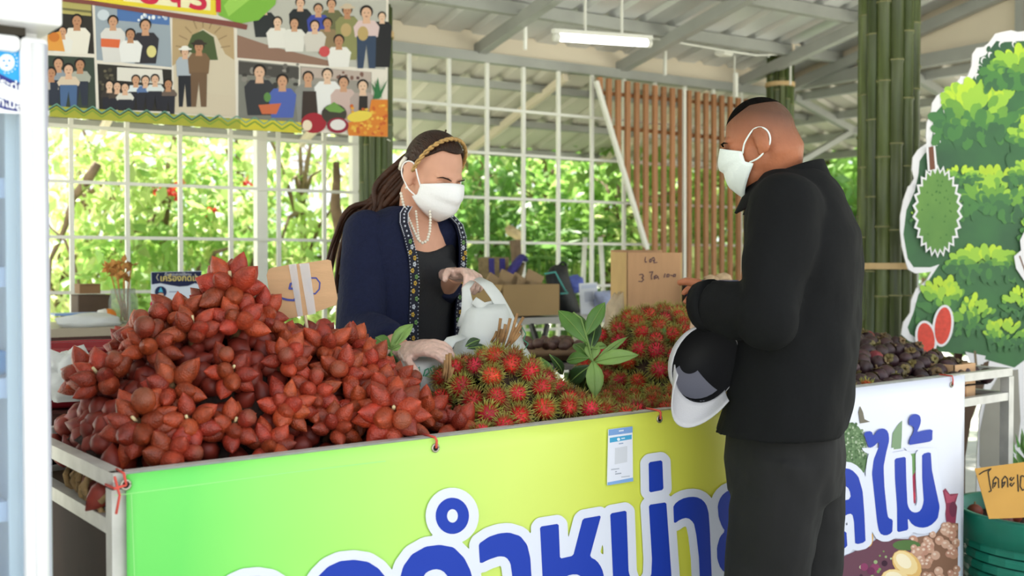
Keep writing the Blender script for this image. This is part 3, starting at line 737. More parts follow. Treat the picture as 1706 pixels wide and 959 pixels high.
def fruit_mesh(L, R, nu=12, bend=0.):
    prof = [(0, .12), (.03, .5), (.1, .78), (.22, .96), (.36, 1.0), (.5, .93), (.64, .8), (.77, .58), (.87, .35), (.94, .16), (1.0, .02)]
    return mesh_of('salak_fruit', MB().loft([[V((R * r * math.cos(a) + bend * t * t * L, R * r * math.sin(a), t * L)) for a in [2 * math.pi * k / nu for k in range(nu)]] for t, r in prof]), m_salak, True)
F_ME = [fruit_mesh(.066, .0225), fruit_mesh(.06, .0235, bend=.06), fruit_mesh(.07, .0215, bend=-.05)]
ST_ME = mesh_of('stalk', MB().tube([V((0, 0, -.05)), V((.002, 0, .0)), V((.004, 0, .028))], [.011, .013, .009], 7), m_stalk, True)
SB_ME = mesh_of('stalk_stub', MB().tube([V((.004, 0, .026)), V((.006, .002, .05))], [.004, .0035], 6), m_tipstub, True)
rs = random.Random(11)
def salak_bunch(p, nrm, label, group, n1=6, n2=5, sc=1.0, open_=0.):
    t = thing('salak_bunch', label, 'fruit', group=group, M=mat4(frame(nrm, rs.uniform(0, 6.28)), p, sc))
    inst('stalk', ST_ME, t)
    if rs.random() < .45: inst('stalk_stub', SB_ME, t)
    for n, pol, off in ((n1, 78, .020), (n2, 42, .020), (1 if rs.random() < .6 else 0, 8, .026)):
        ph = rs.uniform(0, 6.28)
        for i in range(n):
            a = ph + 6.283 * i / n + rs.uniform(-.16, .16); th = math.radians(pol + rs.uniform(-10, 10) - open_)
            d = V((math.sin(th) * math.cos(a), math.sin(th) * math.sin(a), math.cos(th)))
            s_ = rs.uniform(.85, 1.08); me = rs.choice(F_ME)
            if rs.random() < .16 and pol < 60: R = frame(-d + rv() * .25, rs.uniform(0, 6.28)); q = d * (off + .066 * s_)
            else: R = frame(d + rv() * .12, rs.uniform(0, 6.28)); q = d * off
            inst('salak_fruit', me, t, mat4(R, q, s_))
    return t
SAL = [(88, 735), (100, 680), (118, 632), (150, 605), (175, 585), (205, 552), (240, 530), (290, 502), (325, 488), (385, 478), (430, 490), (448, 520), (470, 545), (520, 540), (560, 538), (600, 560), (630, 606), (660, 650), (700, 688), (730, 712), (752, 730)]
hs = Heap(SAL, 2.14, 1.90, 2.42, .955, .96, .9, dz=-.032)
pts = hs.sample(.077, rs, 20000, y1=2.26)
GS = 'salak bunches in the red heap'
def zone(p, cols, rows_):
    x_, y_, _ = proj(p)
    c_ = next((n for lim, n in cols if x_ < lim), cols[-1][1]); r_ = next((n for lim, n in rows_ if y_ < lim), rows_[-1][1])
    return c_, r_
SC_ = [(210, 'on the left flank'), (330, 'left of the crown'), (450, 'below the crown'), (560, 'under the price card'), (660, 'on the right shoulder'), (9999, 'at the right foot')]
SR_ = [(560, 'high up'), (650, 'at mid height'), (720, 'low down'), (9999, 'just above the banner edge')]
for p in pts:
    if p.x < TX0 + .068 and p.z < 1.07: continue
    nr = (hs.n(p.x, p.y) + rv() * .35).normalized()
    salak_bunch(p - nr * .012 + (UP * .0), nr, 'red-brown salak bunch %s, %s' % zone(p, SC_, SR_), GS, rs.choice((5, 6, 6)), rs.choice((4, 5)), rs.uniform(.76, .86))
c = P(388, 484, 2.24); salak_bunch(c, (UP * .8 - FH * .5).normalized(), 'star-shaped salak bunch crowning the very top of the red heap', GS, 7, 4, 1.02, 8)
c = P(655, 690, 2.2); salak_bunch(c, (UP * .45 - FH * .9).normalized(), 'wide open star of salak fruit at the right foot of the heap', GS, 9, 6, .98)
c = P(235, 712, 1.98); salak_bunch(c, (UP * .45 - FH * .9).normalized(), 'wide open star of salak fruit low at the left front of the heap', GS, 9, 6, .92)
# inner fruits that fill the heap below the bunches
mbx = MB(); cnt = 0
prof = [(0, .3), (.15, .9), (.4, 1.0), (.7, .7), (1.0, .05)]
for p in hs.sample(.036, rs, 9000, y1=2.3):
    nr = hs.n(p.x, p.y); c = p - nr * .05; R = frame(rv(), 0)
    mbx.loft([[c + R @ V((.023 * r * math.cos(a), .023 * r * math.sin(a), (t_ - .5) * .06)) for a in [2 * math.pi * k / 7 for k in range(7)]] for t_, r in prof])
o = obj('salak_underlayer', mbx, mat('salak_inner', '#7d2a1d', rough=.5, var=.35, vscale=25), at=(1, 2.1, .9), smooth=True)
tag(o, 'inner red-brown salak fruits showing in gaps of the heap', 'fruit', kind='stuff')
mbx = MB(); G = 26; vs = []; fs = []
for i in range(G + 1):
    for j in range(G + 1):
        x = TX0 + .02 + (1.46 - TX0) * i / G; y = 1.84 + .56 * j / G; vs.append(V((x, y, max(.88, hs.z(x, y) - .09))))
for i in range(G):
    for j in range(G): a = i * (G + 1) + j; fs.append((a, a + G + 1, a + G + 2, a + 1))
o = obj('salak_gap_filler', MB().add(vs, fs), mat('salak_gap_dark', '#2c1a12', rough=.95, var=.4, vscale=40, bump=.8, bscale=60), at=(1, 2.1, .9)); tag(o, 'dark filler mound standing for shade in gaps of the salak heap', 'filler', kind='stuff')  # filler mound; its dark colour stands in for shade inside the heap

# rambutan
def rambutan_mats():
    body = mat('rambutan_skin', '#ca2622', rough=.5, var=.25, vscale=60, rand=.28, hrand=.01, bump=.3, bscale=300)
    m = bpy.data.materials.new('rambutan_spines'); m.use_nodes = True; nt = m.node_tree; N = nt.nodes; L = nt.links; b = N['Principled BSDF']; b.inputs['Roughness'].default_value = .6
    tc = N.new('ShaderNodeTexCoord'); ln = N.new('ShaderNodeVectorMath'); ln.operation = 'LENGTH'; L.new(tc.outputs['Object'], ln.inputs[0])
    mr = N.new('ShaderNodeMapRange'); mr.inputs[1].default_value = .0205; mr.inputs[2].default_value = .036; L.new(ln.outputs['Value'], mr.inputs[0])
    cr = N.new('ShaderNodeValToRGB'); L.new(mr.outputs[0], cr.inputs[0]); e = cr.color_ramp.elements
    e[0].color = lin(hx('#c92a2c')); e[1].color = lin(hx('#b8b45c')); q = e.new(.22); q.color = lin(hx('#a8623a')); q = e.new(.5); q.color = lin(hx('#a89a4c'))
    oi = N.new('ShaderNodeObjectInfo'); hs_ = N.new('ShaderNodeHueSaturation'); L.new(cr.outputs[0], hs_.inputs['Color'])
    a = N.new('ShaderNodeMapRange'); a.inputs[3].default_value = .7; a.inputs[4].default_value = 1.25; L.new(oi.outputs['Random'], a.inputs[0]); L.new(a.outputs[0], hs_.inputs['Value'])
    h = N.new('ShaderNodeMapRange'); h.inputs[3].default_value = .48; h.inputs[4].default_value = .54; L.new(oi.outputs['Random'], h.inputs[0]); L.new(h.outputs[0], hs_.inputs['Hue'])
    L.new(hs_.outputs[0], b.inputs['Base Color'])
    t = N.new('ShaderNodeBsdfTranslucent'); ms = N.new('ShaderNodeMixShader'); ms.inputs[0].default_value = .3; L.new(hs_.outputs[0], t.inputs[0]); L.new(b.outputs[0], ms.inputs[1]); L.new(t.outputs[0], ms.inputs[2]); L.new(ms.outputs[0], N['Material Output'].inputs[0])
    return body, m
m_ram, m_spine = rambutan_mats()
RB_ME = mesh_of('flesh', MB().ell((0, 0, 0), (.0205, .0205, .0235), nu=14, nv=10), m_ram, True)
def spines(seed, n=190):
    r = random.Random(seed); mbx = MB()
    for i in range(n):
        z = 1 - 2 * (i + .5) / n; a = i * 2.39996; q = math.sqrt(1 - z * z); d = V((q * math.cos(a), q * math.sin(a), z)); d = (d + V((r.uniform(-.12, .12), r.uniform(-.12, .12), r.uniform(-.12, .12)))).normalized()
        L = r.uniform(.013, .020); x = d.cross(V((.2, .5, .9))).normalized(); y = d.cross(x); b = d * .02; mid = b + d * L * .55 + x * r.uniform(-.002, .002); tip = b + d * L + V((r.uniform(-1, 1), r.uniform(-1, 1), r.uniform(-1, 1))) * .005
        w1, w2 = .0013, .0009
        mbx.add([b + x * w1, b - x * .5 * w1 + y * .87 * w1, b - x * .5 * w1 - y * .87 * w1, mid + x * w2, mid - x * .5 * w2 + y * .87 * w2, mid - x * .5 * w2 - y * .87 * w2, tip],
                [(0, 1, 4, 3), (1, 2, 5, 4), (2, 0, 3, 5), (3, 4, 6), (4, 5, 6), (5, 3, 6)])
    return mesh_of('spines', mbx, m_spine)
SP_ME = [spines(i) for i in range(4)]
rr_ = random.Random(21)
def rambutan(p, label, group, sc=None):
    sc = rr_.uniform(.85, 1.12) if sc is None else sc
    t = thing('rambutan', label, 'fruit', group=group, M=mat4(frame(rv(), rr_.uniform(0, 6.28)), p, sc))
    inst('flesh', RB_ME, t); s = inst('spines', rr_.choice(SP_ME), t); s['kind'] = 'stuff'
RA1 = [(735, 700), (748, 640), (765, 596), (800, 580), (840, 568), (870, 585), (895, 612), (925, 640), (955, 660), (990, 655), (1030, 646), (1075, 640), (1110, 650), (1150, 670)]
h1 = Heap(RA1, 2.04, 1.85, 2.3, .965, .9, .8, dz=-.015)
RA2 = [(985, 590), (1005, 545), (1030, 520), (1060, 508), (1095, 505), (1130, 502), (1165, 512), (1200, 530), (1240, 560)]
h2 = Heap(RA2, 2.28, 1.9, 2.42, .96, .95, .8, dz=-.015)
class Both(Heap):
    def __init__(s): s.t = [(1.37, 0), (2.78, 0)]; s.Yf, s.Yb = 1.85, 2.36
    def z(s, x, y):
        a = h1.z(x, y) if x < 2.25 else .93
        b = h2.z(x, y) * 1. if x > 1.98 else .93
        if x < 2.12: b = .955 + (b - .955) * max(0, (x - 1.98) / .14)
        return max(a, b, .955 if y < 2.2 else .93)
hb_ = Both()
for p in hb_.sample(.0505, rr_, 30000):
    if p.y > 2.16 and p.x < 2.02: continue
    back = p.x > 1.98 and p.y > 1.98
    rambutan(p - hb_.n(p.x, p.y) * .012, ('dark rambutan in the rear heap %s, %s' % zone(p, [(1075, 'at left'), (1130, 'at centre'), (9999, 'by the sleeve')], [(540, 'high'), (600, 'midway'), (9999, 'low')])) if back else ('hairy rambutan %s, %s' % zone(p, [(800, 'left in the front heap'), (860, 'central in the front heap'), (930, 'right in the front heap'), (1010, 'before the leaf sprig'), (9999, 'near the grey cap')], [(620, 'high'), (675, 'midway'), (9999, 'low')])), 'rambutans in the rear heap' if back else 'rambutans in the front heap')
vs = []; fs = []; G2 = 44
for i in range(G2 + 1):
    for j in range(G2 + 1):
        x = 1.44 + 1.32 * i / G2; y = 1.85 + .52 * j / G2; q_ = V((x, y, hb_.z(x, y))) - hb_.n(x, y) * .032; vs.append(V((q_.x, q_.y, max(.885, q_.z))))
for i in range(G2):
    for j in range(G2): a = i * (G2 + 1) + j; fs.append((a, a + G2 + 1, a + G2 + 2, a + 1))
o = obj('rambutan_gap_filler', MB().add(vs, fs), mat('rambutan_gap_dark', '#3a281c', rough=.95, var=.5, vscale=60, bump=.8, bscale=90), at=(2.1, 2.1, .9)); tag(o, 'dark filler sheet standing for shade between the rambutans', 'filler', kind='stuff')  # added filler sheet, shade between the rambutans put into its colour

# mangosteen
m_mang = mat('mangosteen_skin', '#3a2226', rough=.45, var=.35, vscale=25, rand=.3, hrand=.02); m_mang2 = mat('mangosteen_red', '#7c2330', rough=.4, var=.25, vscale=25)
m_cal = mat('mangosteen_calyx', '#6a5a34', rough=.6, var=.35, vscale=60, rand=.3, hrand=.03)
ring = lambda r, z, n=14: [V((r * math.cos(2 * math.pi * k / n), r * math.sin(2 * math.pi * k / n), z)) for k in range(n)]
mprof = [(.002, -.025), (.014, -.0235), (.024, -.015), (.0285, -.002), (.026, .012), (.018, .021), (.008, .0245), (.002, .0245)]
MG_ME = mesh_of('rind', MB().loft([ring(r, z) for r, z in mprof]), m_mang, True); MG2_ME = mesh_of('rind', MB().loft([ring(r, z) for r, z in mprof]), m_mang2, True)
mbx = MB()
for k in range(4):
    a0 = k * math.pi / 2; d = V((math.cos(a0), math.sin(a0), 0)); sd_ = V((-d.y, d.x, 0)); rows = []
    for tt, ww, zz in ((.003, .004, .0255), (.009, .010, .029), (.016, .011, .0285), (.021, .006, .026)):
        rows.append([d * tt - sd_ * ww + UP * zz, d * tt * 1.04 + UP * (zz + .002), d * tt + sd_ * ww + UP * zz])
    mbx.add([p for r in rows for p in r], [(i * 3 + j, i * 3 + j + 1, i * 3 + j + 4, i * 3 + j + 3) for i in range(3) for j in range(2)])
mbx.tube([V((0, 0, .024)), V((.001, 0, .036)), V((.002, .001, .042))], [.0045, .004, .005], 6)
CX_ME = mesh_of('calyx', mbx, m_cal, True)
MGO = [(1375, 560), (1400, 552), (1430, 549), (1470, 556), (1510, 566), (1545, 580), (1580, 592), (1600, 606), (1612, 628)]
class Mang(Heap):
    def __init__(s): s.t = [(2.72, 0), (3.47, 0)]; s.Yf, s.Yb = 1.85, 2.38
    def z(s, x, y): return .945 + .12 * math.sin(min(1, max(0, (y - 1.84) / .42)) * math.pi / 2) * min(1, max(0, (3.48 - x) / .13)) ** .5
h3 = Mang()
ms_ = h3.sample(.049, rr_, 15000)
for p in ms_:
    nr = h3.n(p.x, p.y); R = frame((nr * .6 + rv() * 2.0).normalized(), rr_.uniform(0, 6.28)); x_, y_, _ = proj(p)
    red = rr_.random() < .08
    t = thing('mangosteen', ('%s mangosteen %s, %s' % ((('reddish' if red else 'dark purple'),) + zone(p, [(1440, 'beside the jacket'), (1490, 'left of centre'), (1540, 'right of centre'), (9999, 'near the carton')], [(580, 'at the back'), (610, 'midway'), (9999, 'at the banner edge')]))), 'fruit', group='mangosteens in the right heap', M=mat4(R, p - nr * .01, rr_.uniform(.85, 1.05)))
    inst('rind', MG2_ME if red else MG_ME, t); inst('calyx', CX_ME, t, Matrix.Translation((0, 0, .0035)) @ Matrix.Scale(.86, 4))
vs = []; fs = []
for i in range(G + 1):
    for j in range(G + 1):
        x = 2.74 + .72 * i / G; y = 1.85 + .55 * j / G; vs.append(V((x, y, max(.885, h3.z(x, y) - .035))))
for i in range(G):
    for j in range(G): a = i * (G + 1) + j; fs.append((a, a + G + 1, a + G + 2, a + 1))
o = obj('mangosteen_gap_filler', MB().add(vs, fs), mat('mangosteen_gap_dark', '#1d1214', rough=.9, var=.4, vscale=40), at=(3, 2.1, .9)); tag(o, 'dark filler sheet standing for shade between the mangosteens', 'fruit', kind='stuff')  # dark filler sheet, not fruit; shade among the mangosteens is in its colour

# leafy sprigs and twigs
m_lf = mat('fresh_leaf', '#5d8a3c', rough=.42, var=.2, vscale=14, trans=.18); m_lf2 = mat('fresh_leaf_light', '#86a85a', rough=.5, var=.18, vscale=14, trans=.18); m_lf3 = mat('dark_leaf', '#2f4a26', rough=.4, var=.2, vscale=14, trans=.1)
m_twig = mat('twig', '#a07a50', rough=.8, var=.25, vscale=40)
def big_leaf(base, tip, nrm, wd, mt, parent, curl=.12):
    d = tip - base; L = d.length; d.normalize(); nrm = (nrm - d * nrm.dot(d)).normalized(); sd_ = d.cross(nrm); rows = []
    for t_, w_ in ((0, .04), (.12, .42), (.28, .8), (.46, 1.), (.64, .92), (.8, .64), (.92, .3), (1, .03)):
        c = base + d * L * t_ + nrm * (curl * L * math.sin(t_ * 3.14) - curl * .5 * L * t_)
        rows.append([c - sd_ * wd * w_ + nrm * wd * .22 * w_, c - sd_ * wd * w_ * .5 + nrm * wd * .05, c - nrm * wd * .04, c + sd_ * wd * w_ * .5 + nrm * wd * .05, c + sd_ * wd * w_ + nrm * wd * .22 * w_])
    o = obj('leaf', MB().loft(rows, cap=False, closed=False), mt, parent, True); s_ = o.modifiers.new('t', 'SOLIDIFY'); s_.thickness = .0008
    pts = [r[2] + nrm * .0012 for r in rows]; mr_ = MB().tube(pts, [.0016] * 5 + [.001] * 3, 5); obj('midrib', mr_, m_lf2, o, True); return o
def sprig(label, hub, D, leaves, stem=None):
    h = P(hub[0], hub[1], D); t = thing('leaf_sprig', label, 'leaves', h)
    for lf_ in leaves:
        bx, by, tx, ty, wpx, mt, dd = lf_
        big_leaf(P(bx, by, D), P(tx, ty, D + dd), (-FH + UP * .4 + rv() * .15), wpx * D / FPX / 2, mt, t)
    if stem: obj('stem', MB().tube([P(x, y, D) for x, y in stem], [.0022] * len(stem), 6), m_lf2, t, True)
    return t
sprig('large green leaf sprig standing in the rambutan heap', (988, 605), 2.68, [
 (988, 600, 992, 662, 30, m_lf2, -.03), (986, 600, 988, 568, 27, m_lf2, .02), (990, 603, 1063, 590, 26, m_lf2, -.04), (992, 600, 1046, 560, 12, m_lf2, .02),
 (980, 572, 930, 515, 32, m_lf, .05), (975, 560, 1008, 502, 26, m_lf, .03), (978, 575, 960, 520, 22, m_lf, .08), (984, 580, 1012, 575, 14, m_lf2, .04),
 (985, 608, 945, 640, 28, m_lf3, .04), (984, 612, 968, 655, 26, m_lf3, .05), (982, 596, 942, 600, 22, m_lf, .05), (983, 585, 995, 530, 24, m_lf3, .07), (985, 600, 955, 570, 24, m_lf, .08)],
 [(985, 640), (988, 605), (980, 570), (968, 530), (955, 520)])
sprig('pair of green leaves beside the woman\'s gloved hand', (655, 585), 2.55, [(650, 580, 688, 538, 24, m_lf2, .03), (652, 582, 625, 560, 24, m_lf, .04), (650, 585, 655, 612, 22, m_lf3, .03), (655, 590, 640, 640, 26, m_lf3, .0), (652, 582, 668, 575, 14, m_lf2, .0)], [(655, 640), (652, 585), (672, 555)])
sprig('dark green leaf lying behind the front rambutans', (785, 575), 2.62, [(775, 577, 800, 565, 16, m_lf3, .02), (778, 580, 812, 578, 12, m_lf3, .02)])
sprig('green leaves between the front rambutans and the big sprig', (905, 620), 2.66, [(900, 595, 918, 640, 26, m_lf, .0), (905, 640, 902, 685 - 40, 22, m_lf, .0), (893, 660, 905, 625, 24, m_lf2, -.04), (915, 590, 940, 625, 18, m_lf3, .06)])
sprig('small green leaf cluster among the rear rambutans', (1102, 565), 3.02, [(1100, 565, 1085, 552, 12, m_lf, 0), (1102, 564, 1108, 545, 12, m_lf, 0), (1103, 566, 1122, 560, 11, m_lf, 0), (1102, 568, 1100, 590, 11, m_lf, -.02), (1103, 567, 1090, 575, 9, m_lf, -.02)])
def twigs(label, D, lines, parent=None):
    t = thing('twig_bundle', label, 'twigs', P(lines[0][0], lines[0][1], D))
    for x0, y0, x1, y1 in lines: obj('twig', MB().tube([P(x0, y0, D), P((x0 + x1) / 2 + 1, (y0 + y1) / 2, D - .005), P(x1, y1, D)], [.003, .0035, .004], 6), m_twig, t, True)
twigs('bundle of cut brown twigs above the front rambutans', 2.62, [(838, 575, 850, 530), (845, 575, 862, 522), (850, 575, 858, 545), (842, 578, 872, 528), (848, 578, 868, 542), (835, 570, 842, 540), (852, 572, 866, 555)])
twigs('short upright twig bundle left of the rambutan heap', 2.48, [(742, 635, 745, 590), (747, 638, 750, 588), (752, 632, 748, 600), (738, 630, 742, 600), (745, 640, 755, 612)])
twigs('reddish dry twig sprig standing behind the rambutans', 2.66, [(826, 575, 834, 530), (830, 576, 836, 548), (822, 572, 838, 556), (818, 570, 828, 552)])
# ================================================================== people
def axes(yaw_vec, pitch=0., roll=0.):
    f = V((yaw_vec.x, yaw_vec.y, 0)).normalized(); y = f * math.cos(pitch) - UP * math.sin(pitch); z = UP * math.cos(pitch) + f * math.sin(pitch)
    x = y.cross(z); R = Matrix((x, y, z)).transposed()
    return R @ Matrix.Rotation(roll, 3, 'Y')
def ering(c, ax, ay, a, b, n=28, p=2.0, bias=0.):
    out = []
    for k in range(n):
        t = 2 * math.pi * k / n; cs, sn = math.cos(t), math.sin(t)
        x = math.copysign(abs(cs) ** (2 / p), cs) * a; y = math.copysign(abs(sn) ** (2 / p), sn) * b
        out.append(c + ax * x + ay * (y + bias * b))
    return out
def head_parts(mbx, c, R, female=False):
    L = lambda x, y, z: c + R @ V((x, y, z))
    w = .071 if female else .076
    mbx.ell(L(0, -.012 if female else -.007, .030), (w, .096 if female else .091, .091), R, 28, 20)          # cranium
    mbx.ell(L(0, .018, -.012), (w * .88, .074, .085), R, 24, 16)    # face
    mbx.ell(L(0, .030, -.062), (w * .66, .056, .050), R, 20, 14)    # jaw, chin
    mbx.ell(L(0, .066, .028), (w * .66, .026, .018), R, 18, 10)     # brow
    mbx.tube([L(0, .088, .022), L(0, .098, .0), L(0, .108, -.02), L(0, .096, -.03)], [.008, .010, .014, .011], 10)   # nose
    mbx.ell(L(0, .086, -.052), (.024, .014, .012), R, 14, 8)        # lips
    for s in (-1, 1):
        mbx.ell(L(s * .038, .068, -.014), (.022, .022, .02), R, 14, 10)   # cheek
        RR = R @ Matrix.Rotation(s * .35, 3, 'Z')
        mbx.ell(L(s * (w + .006), -.014, -.006), (.011, .021, .033), RR, 14, 12)
        mbx.tube([L(s * (w + .004), .006, .012), L(s * (w + .010), -.004, .027), L(s * (w + .014), -.020, .026), L(s * (w + .016), -.030, .008), L(s * (w + .012), -.026, -.016), L(s * (w + .006), -.012, -.034)], [.004, .005, .0055, .0055, .005, .005], 8)
        mbx.ell(L(s * (w + .002), -.004, -.03), (.008, .010, .012), RR, 10, 8)
def eyes(c, R, parent, m_brow, m_lash, m_eye, closed, female):
    L = lambda x, y, z: c + R @ V((x, y, z))
    for s in (-1, 1):
        e = MB().ell(L(s * .031, .071 if female else .066, .008), (.0135, .0125, .0105), R, 16, 10); obj('eye', e, m_eye, parent, True)
        mbx = MB(); mbx.tube([L(s * .016, .0885, .004), L(s * .026, .0905, .0005), L(s * .038, .0865, -.0005), L(s * .047, .079, .003)], [.001, .0018, .0022, .001], 6); obj('lashes', mbx, m_lash, parent, True)
        mbx = MB(); mbx.tube([L(s * .013, .0945, .024), L(s * .026, .0945, .029), L(s * .040, .086, .029), L(s * .051, .075, .022)], [.0022, .0032, .003, .001], 6, flat=.6); obj('eyebrow', mbx, m_brow, parent, True)
def hand(mbx, wrist, d, pn, across_sign=1, curl=(.5, .6, .5), spread=.08, size=1.0, thumb=(.5, .5)):
    d = d.normalized(); pn = (pn - d * pn.dot(d)).normalized(); ac = d.cross(pn) * across_sign
    S = size
    R = Matrix((ac, d, pn)).transposed()
    mbx.tube([wrist - d * .06 * S, wrist, wrist + d * .02 * S], [.027 * S, .024 * S, .027 * S], 12, flat=.78, ref=ac)
    mbx.ell(wrist + d * .048 * S, (.040 * S, .052 * S, .017 * S), R, 16, 12)
    mbx.ell(wrist + d * .03 * S + ac * .024 * S + pn * .006 * S, (.018 * S, .032 * S, .017 * S), R, 12, 10)
    for i, (o, ln) in enumerate(((.029, .072), (.0105, .082), (-.009, .076), (-.027, .060))):
        p = wrist + d * (.088 - .004 * abs(i - 1)) * S + ac * o * S; dd = (d + ac * spread * (1.2 - i * .8)).normalized(); pts = [p - d * .03 * S, p]; ang = 0
        for k, fr in enumerate((.45, .31, .24)):
            ang += curl[k] * (1 + .08 * i); q = dd * math.cos(ang) + pn * math.sin(ang); p = p + q * ln * fr * S; pts.append(p)
        mbx.tube(pts, [.0105 * S, .0102 * S, .0092 * S, .0085 * S, .006 * S], 10)
    p = wrist + d * .022 * S + ac * .03 * S; q = (ac * .75 + d * .7 + pn * .25).normalized(); pts = [p - q * .012 * S, p]
    for k, ln in enumerate((.034, .03, .024)):
        q = (q + pn * thumb[0] * .6 - ac * thumb[1] * .45).normalized() if k else q; p = p + q * ln * S; pts.append(p)
    mbx.tube(pts, [.014 * S, .013 * S, .0115 * S, .0105 * S, .0075 * S], 10)
def mask_mesh(c, R, parent, mt, fold=False, sc=1.0, drop=0.):
    """face mask: a folded shell over nose, mouth and chin"""
    L = lambda x, y, z: c + R @ V((x, y, z)); rows = []
    NU, NVv = 25, 15
    for j in range(NVv):
        v = -1 + 2 * j / (NVv - 1); row = []
        for i in range(NU):
            u = -1 + 2 * i / (NU - 1); a = abs(u)
            top = .022 - .026 * a ** 1.5 - .012 * max(0, a - .3); bot = -.112 + .06 * a ** 1.6
            if fold: bot = -.106 + .048 * a ** 1.5
            bot -= drop * (1 - a); z = bot + (top - bot) * (v + 1) / 2
            x = .074 * math.sin(u * 1.32) * sc
            keel = (1 - a) ** (1.1 if fold else .9)
            bulge = (1 - v * v * .78)
            y = .02 + .074 * math.cos(u * 1.25) + keel * ((.034 if fold else .020) * bulge + (.012 if v > .2 else 0) * (1 - abs(v - .5))) - .016 * (v < -.4) * (abs(v) - .4) * 2
            row.append(L(x, y, z))
        rows.append(row)
    o = obj('mask_panel', MB().loft(rows, cap=False, closed=False), mt, parent, True)
    s = o.modifiers.new('t', 'SOLIDIFY'); s.thickness = .0025; s.offset = 1
    for s_ in (-1, 1):
        lp = MB(); e0 = rows[-3][-1 if s_ > 0 else 0]; e1 = rows[2][-1 if s_ > 0 else 0]
        lp.tube(smooth_path([e0, L(s_ * .081, .030, .004), L(s_ * .082, .008, .024), L(s_ * .083, -.006, .031), L(s_ * .088, -.022, .028), L(s_ * .0905, -.034, .016), L(s_ * .090, -.037, -.001), L(s_ * .087, -.031, -.018), L(s_ * .083, -.014, -.032), L(s_ * .081, .008, -.044), e1]), .0021, 6)
        lo = obj('ear_loop', lp, mt, parent, True)
    return o, lo

# ------------------------------------------------------------------ the man
DM = 2.5
m_skin = mat('skin_man', '#a9694a', rough=.48, var=.1, vscale=22, bump=.12, bscale=160, spec=.35)
m_black = mat('jacket_cloth', '#0f1012', rough=.85, var=.12, vscale=150, bump=.25, bscale=18, spec=.2); m_trs = mat('trouser_cloth', '#0b0b0d', rough=.85, var=.1, vscale=120, bump=.3, bscale=12)
fm = (RT * -.906 + FH * .42).normalized(); lm = UP.cross(fm).normalized()     # facing, left-hand side
man_b = P(1318, 440, DM); man_b.z = 0
man = thing('person', 'person in black jacket and trousers with white mask standing before the banner', 'person', man_b)
hm = (RT * -.93 + FH * .37).normalized(); HR = axes(hm, math.radians(17)) * .875; hc = P(1268, 240, DM - .0)
body = MB(); head_parts(body, hc, HR)
nb_ = P(1326, 318, DM)
body.tube([hc + HR @ V((0, -.034, .02)), hc + HR @ V((0, -.044, -.03)), P(1299, 282, DM), P(1304, 312, DM), P(1318, 350, DM)], [.054, .054, .051, .056, .075], 20)
body.tube([nb_ - UP * .03, nb_ - UP * .2, nb_ - UP * .45, V((man_b.x, man_b.y, .86))], [.10, .125, .11, .12], 18)
def leg(mbx, hip, knee, ankle, toe):
    mbx.tube([hip, (hip + knee) / 2, knee, (knee * .6 + ankle * .4), ankle], [.085, .075, .055, .055, .038], 14); mbx.tube([ankle + UP * .02, ankle - UP * .03, (ankle + toe) / 2 - UP * .04, toe], [.04, .042, .038, .03], 10)
lh = man_b + lm * .09; rh = man_b - lm * .09
LEGS = []
for sgn, fwd in ((1, .03), (-1, -.04)):
    hip = man_b + lm * .085 * sgn + UP * .88; kn = man_b + lm * .095 * sgn + fm * (fwd + .02) + UP * .48; an = man_b + lm * .10 * sgn + fm * fwd * .6 + UP * .08
    leg(body, hip, kn, an, an + fm * .17 - UP * .045); LEGS.append((hip, kn, an))
# arms inside the sleeves and both hands
shl = P(1312, 350, 2.36); ell_ = P(1278, 528, 2.30); wrl = P(1200, 505, 2.44)
shr = P(1345, 350, 2.66); elr = P(1268, 520, 2.72); wrr = P(1226, 540, 2.70)
for a, b, c in ((shl, ell_, wrl), (shr, elr, wrr)): body.tube([nb_ * .4 + a * .6 - UP * .02, a, (a + b) / 2, b, (b + c) / 2, c], [.06, .052, .045, .04, .036, .027], 12)
hand(body, wrl, (P(1178, 482, 2.56) - wrl), -UP * .3 + RT * -.5 + FH * .5, 1, (.5, .7, .5))
hand(body, wrr, (P(1214, 572, 2.66) - wrr), RT * .3 - FH * .4, 1, (.5, .8, .5))
bo = obj('body', body, m_skin, man, True); remesh(bo, .0042, 3)
# stubble colour: the clipped sides and nape are darker than the face
nt = m_skin.node_tree; N = nt.nodes; L = nt.links; b = N['Principled BSDF']
src = b.inputs['Base Color'].links[0].from_socket; tc = N.new('ShaderNodeTexCoord')
dt = N.new('ShaderNodeVectorMath'); dt.operation = 'DOT_PRODUCT'; L.new(tc.outputs['Object'], dt.inputs[0]); axv = (HR @ V((0, -.45, .9))).normalized(); dt.inputs[1].default_value = axv
ref = (hc - man_b).dot(axv)
mr = N.new('ShaderNodeMapRange'); mr.inputs[1].default_value = ref - .01; mr.inputs[2].default_value = ref + .07; mr.inputs[3].default_value = 0; mr.inputs[4].default_value = .9; L.new(dt.outputs['Value'], mr.inputs[0])
mx = N.new('ShaderNodeMix'); mx.data_type = 'RGBA'; mx.inputs[7].default_value = lin(hx('#4a3428')); L.new(mr.outputs[0], mx.inputs[0]); L.new(src, mx.inputs[6]); L.new(mx.outputs[2], b.inputs['Base Color'])
m_hairk = mat('black_hair', '#0f0d0b', rough=.95, spec=.05, bump=.6, bscale=220)
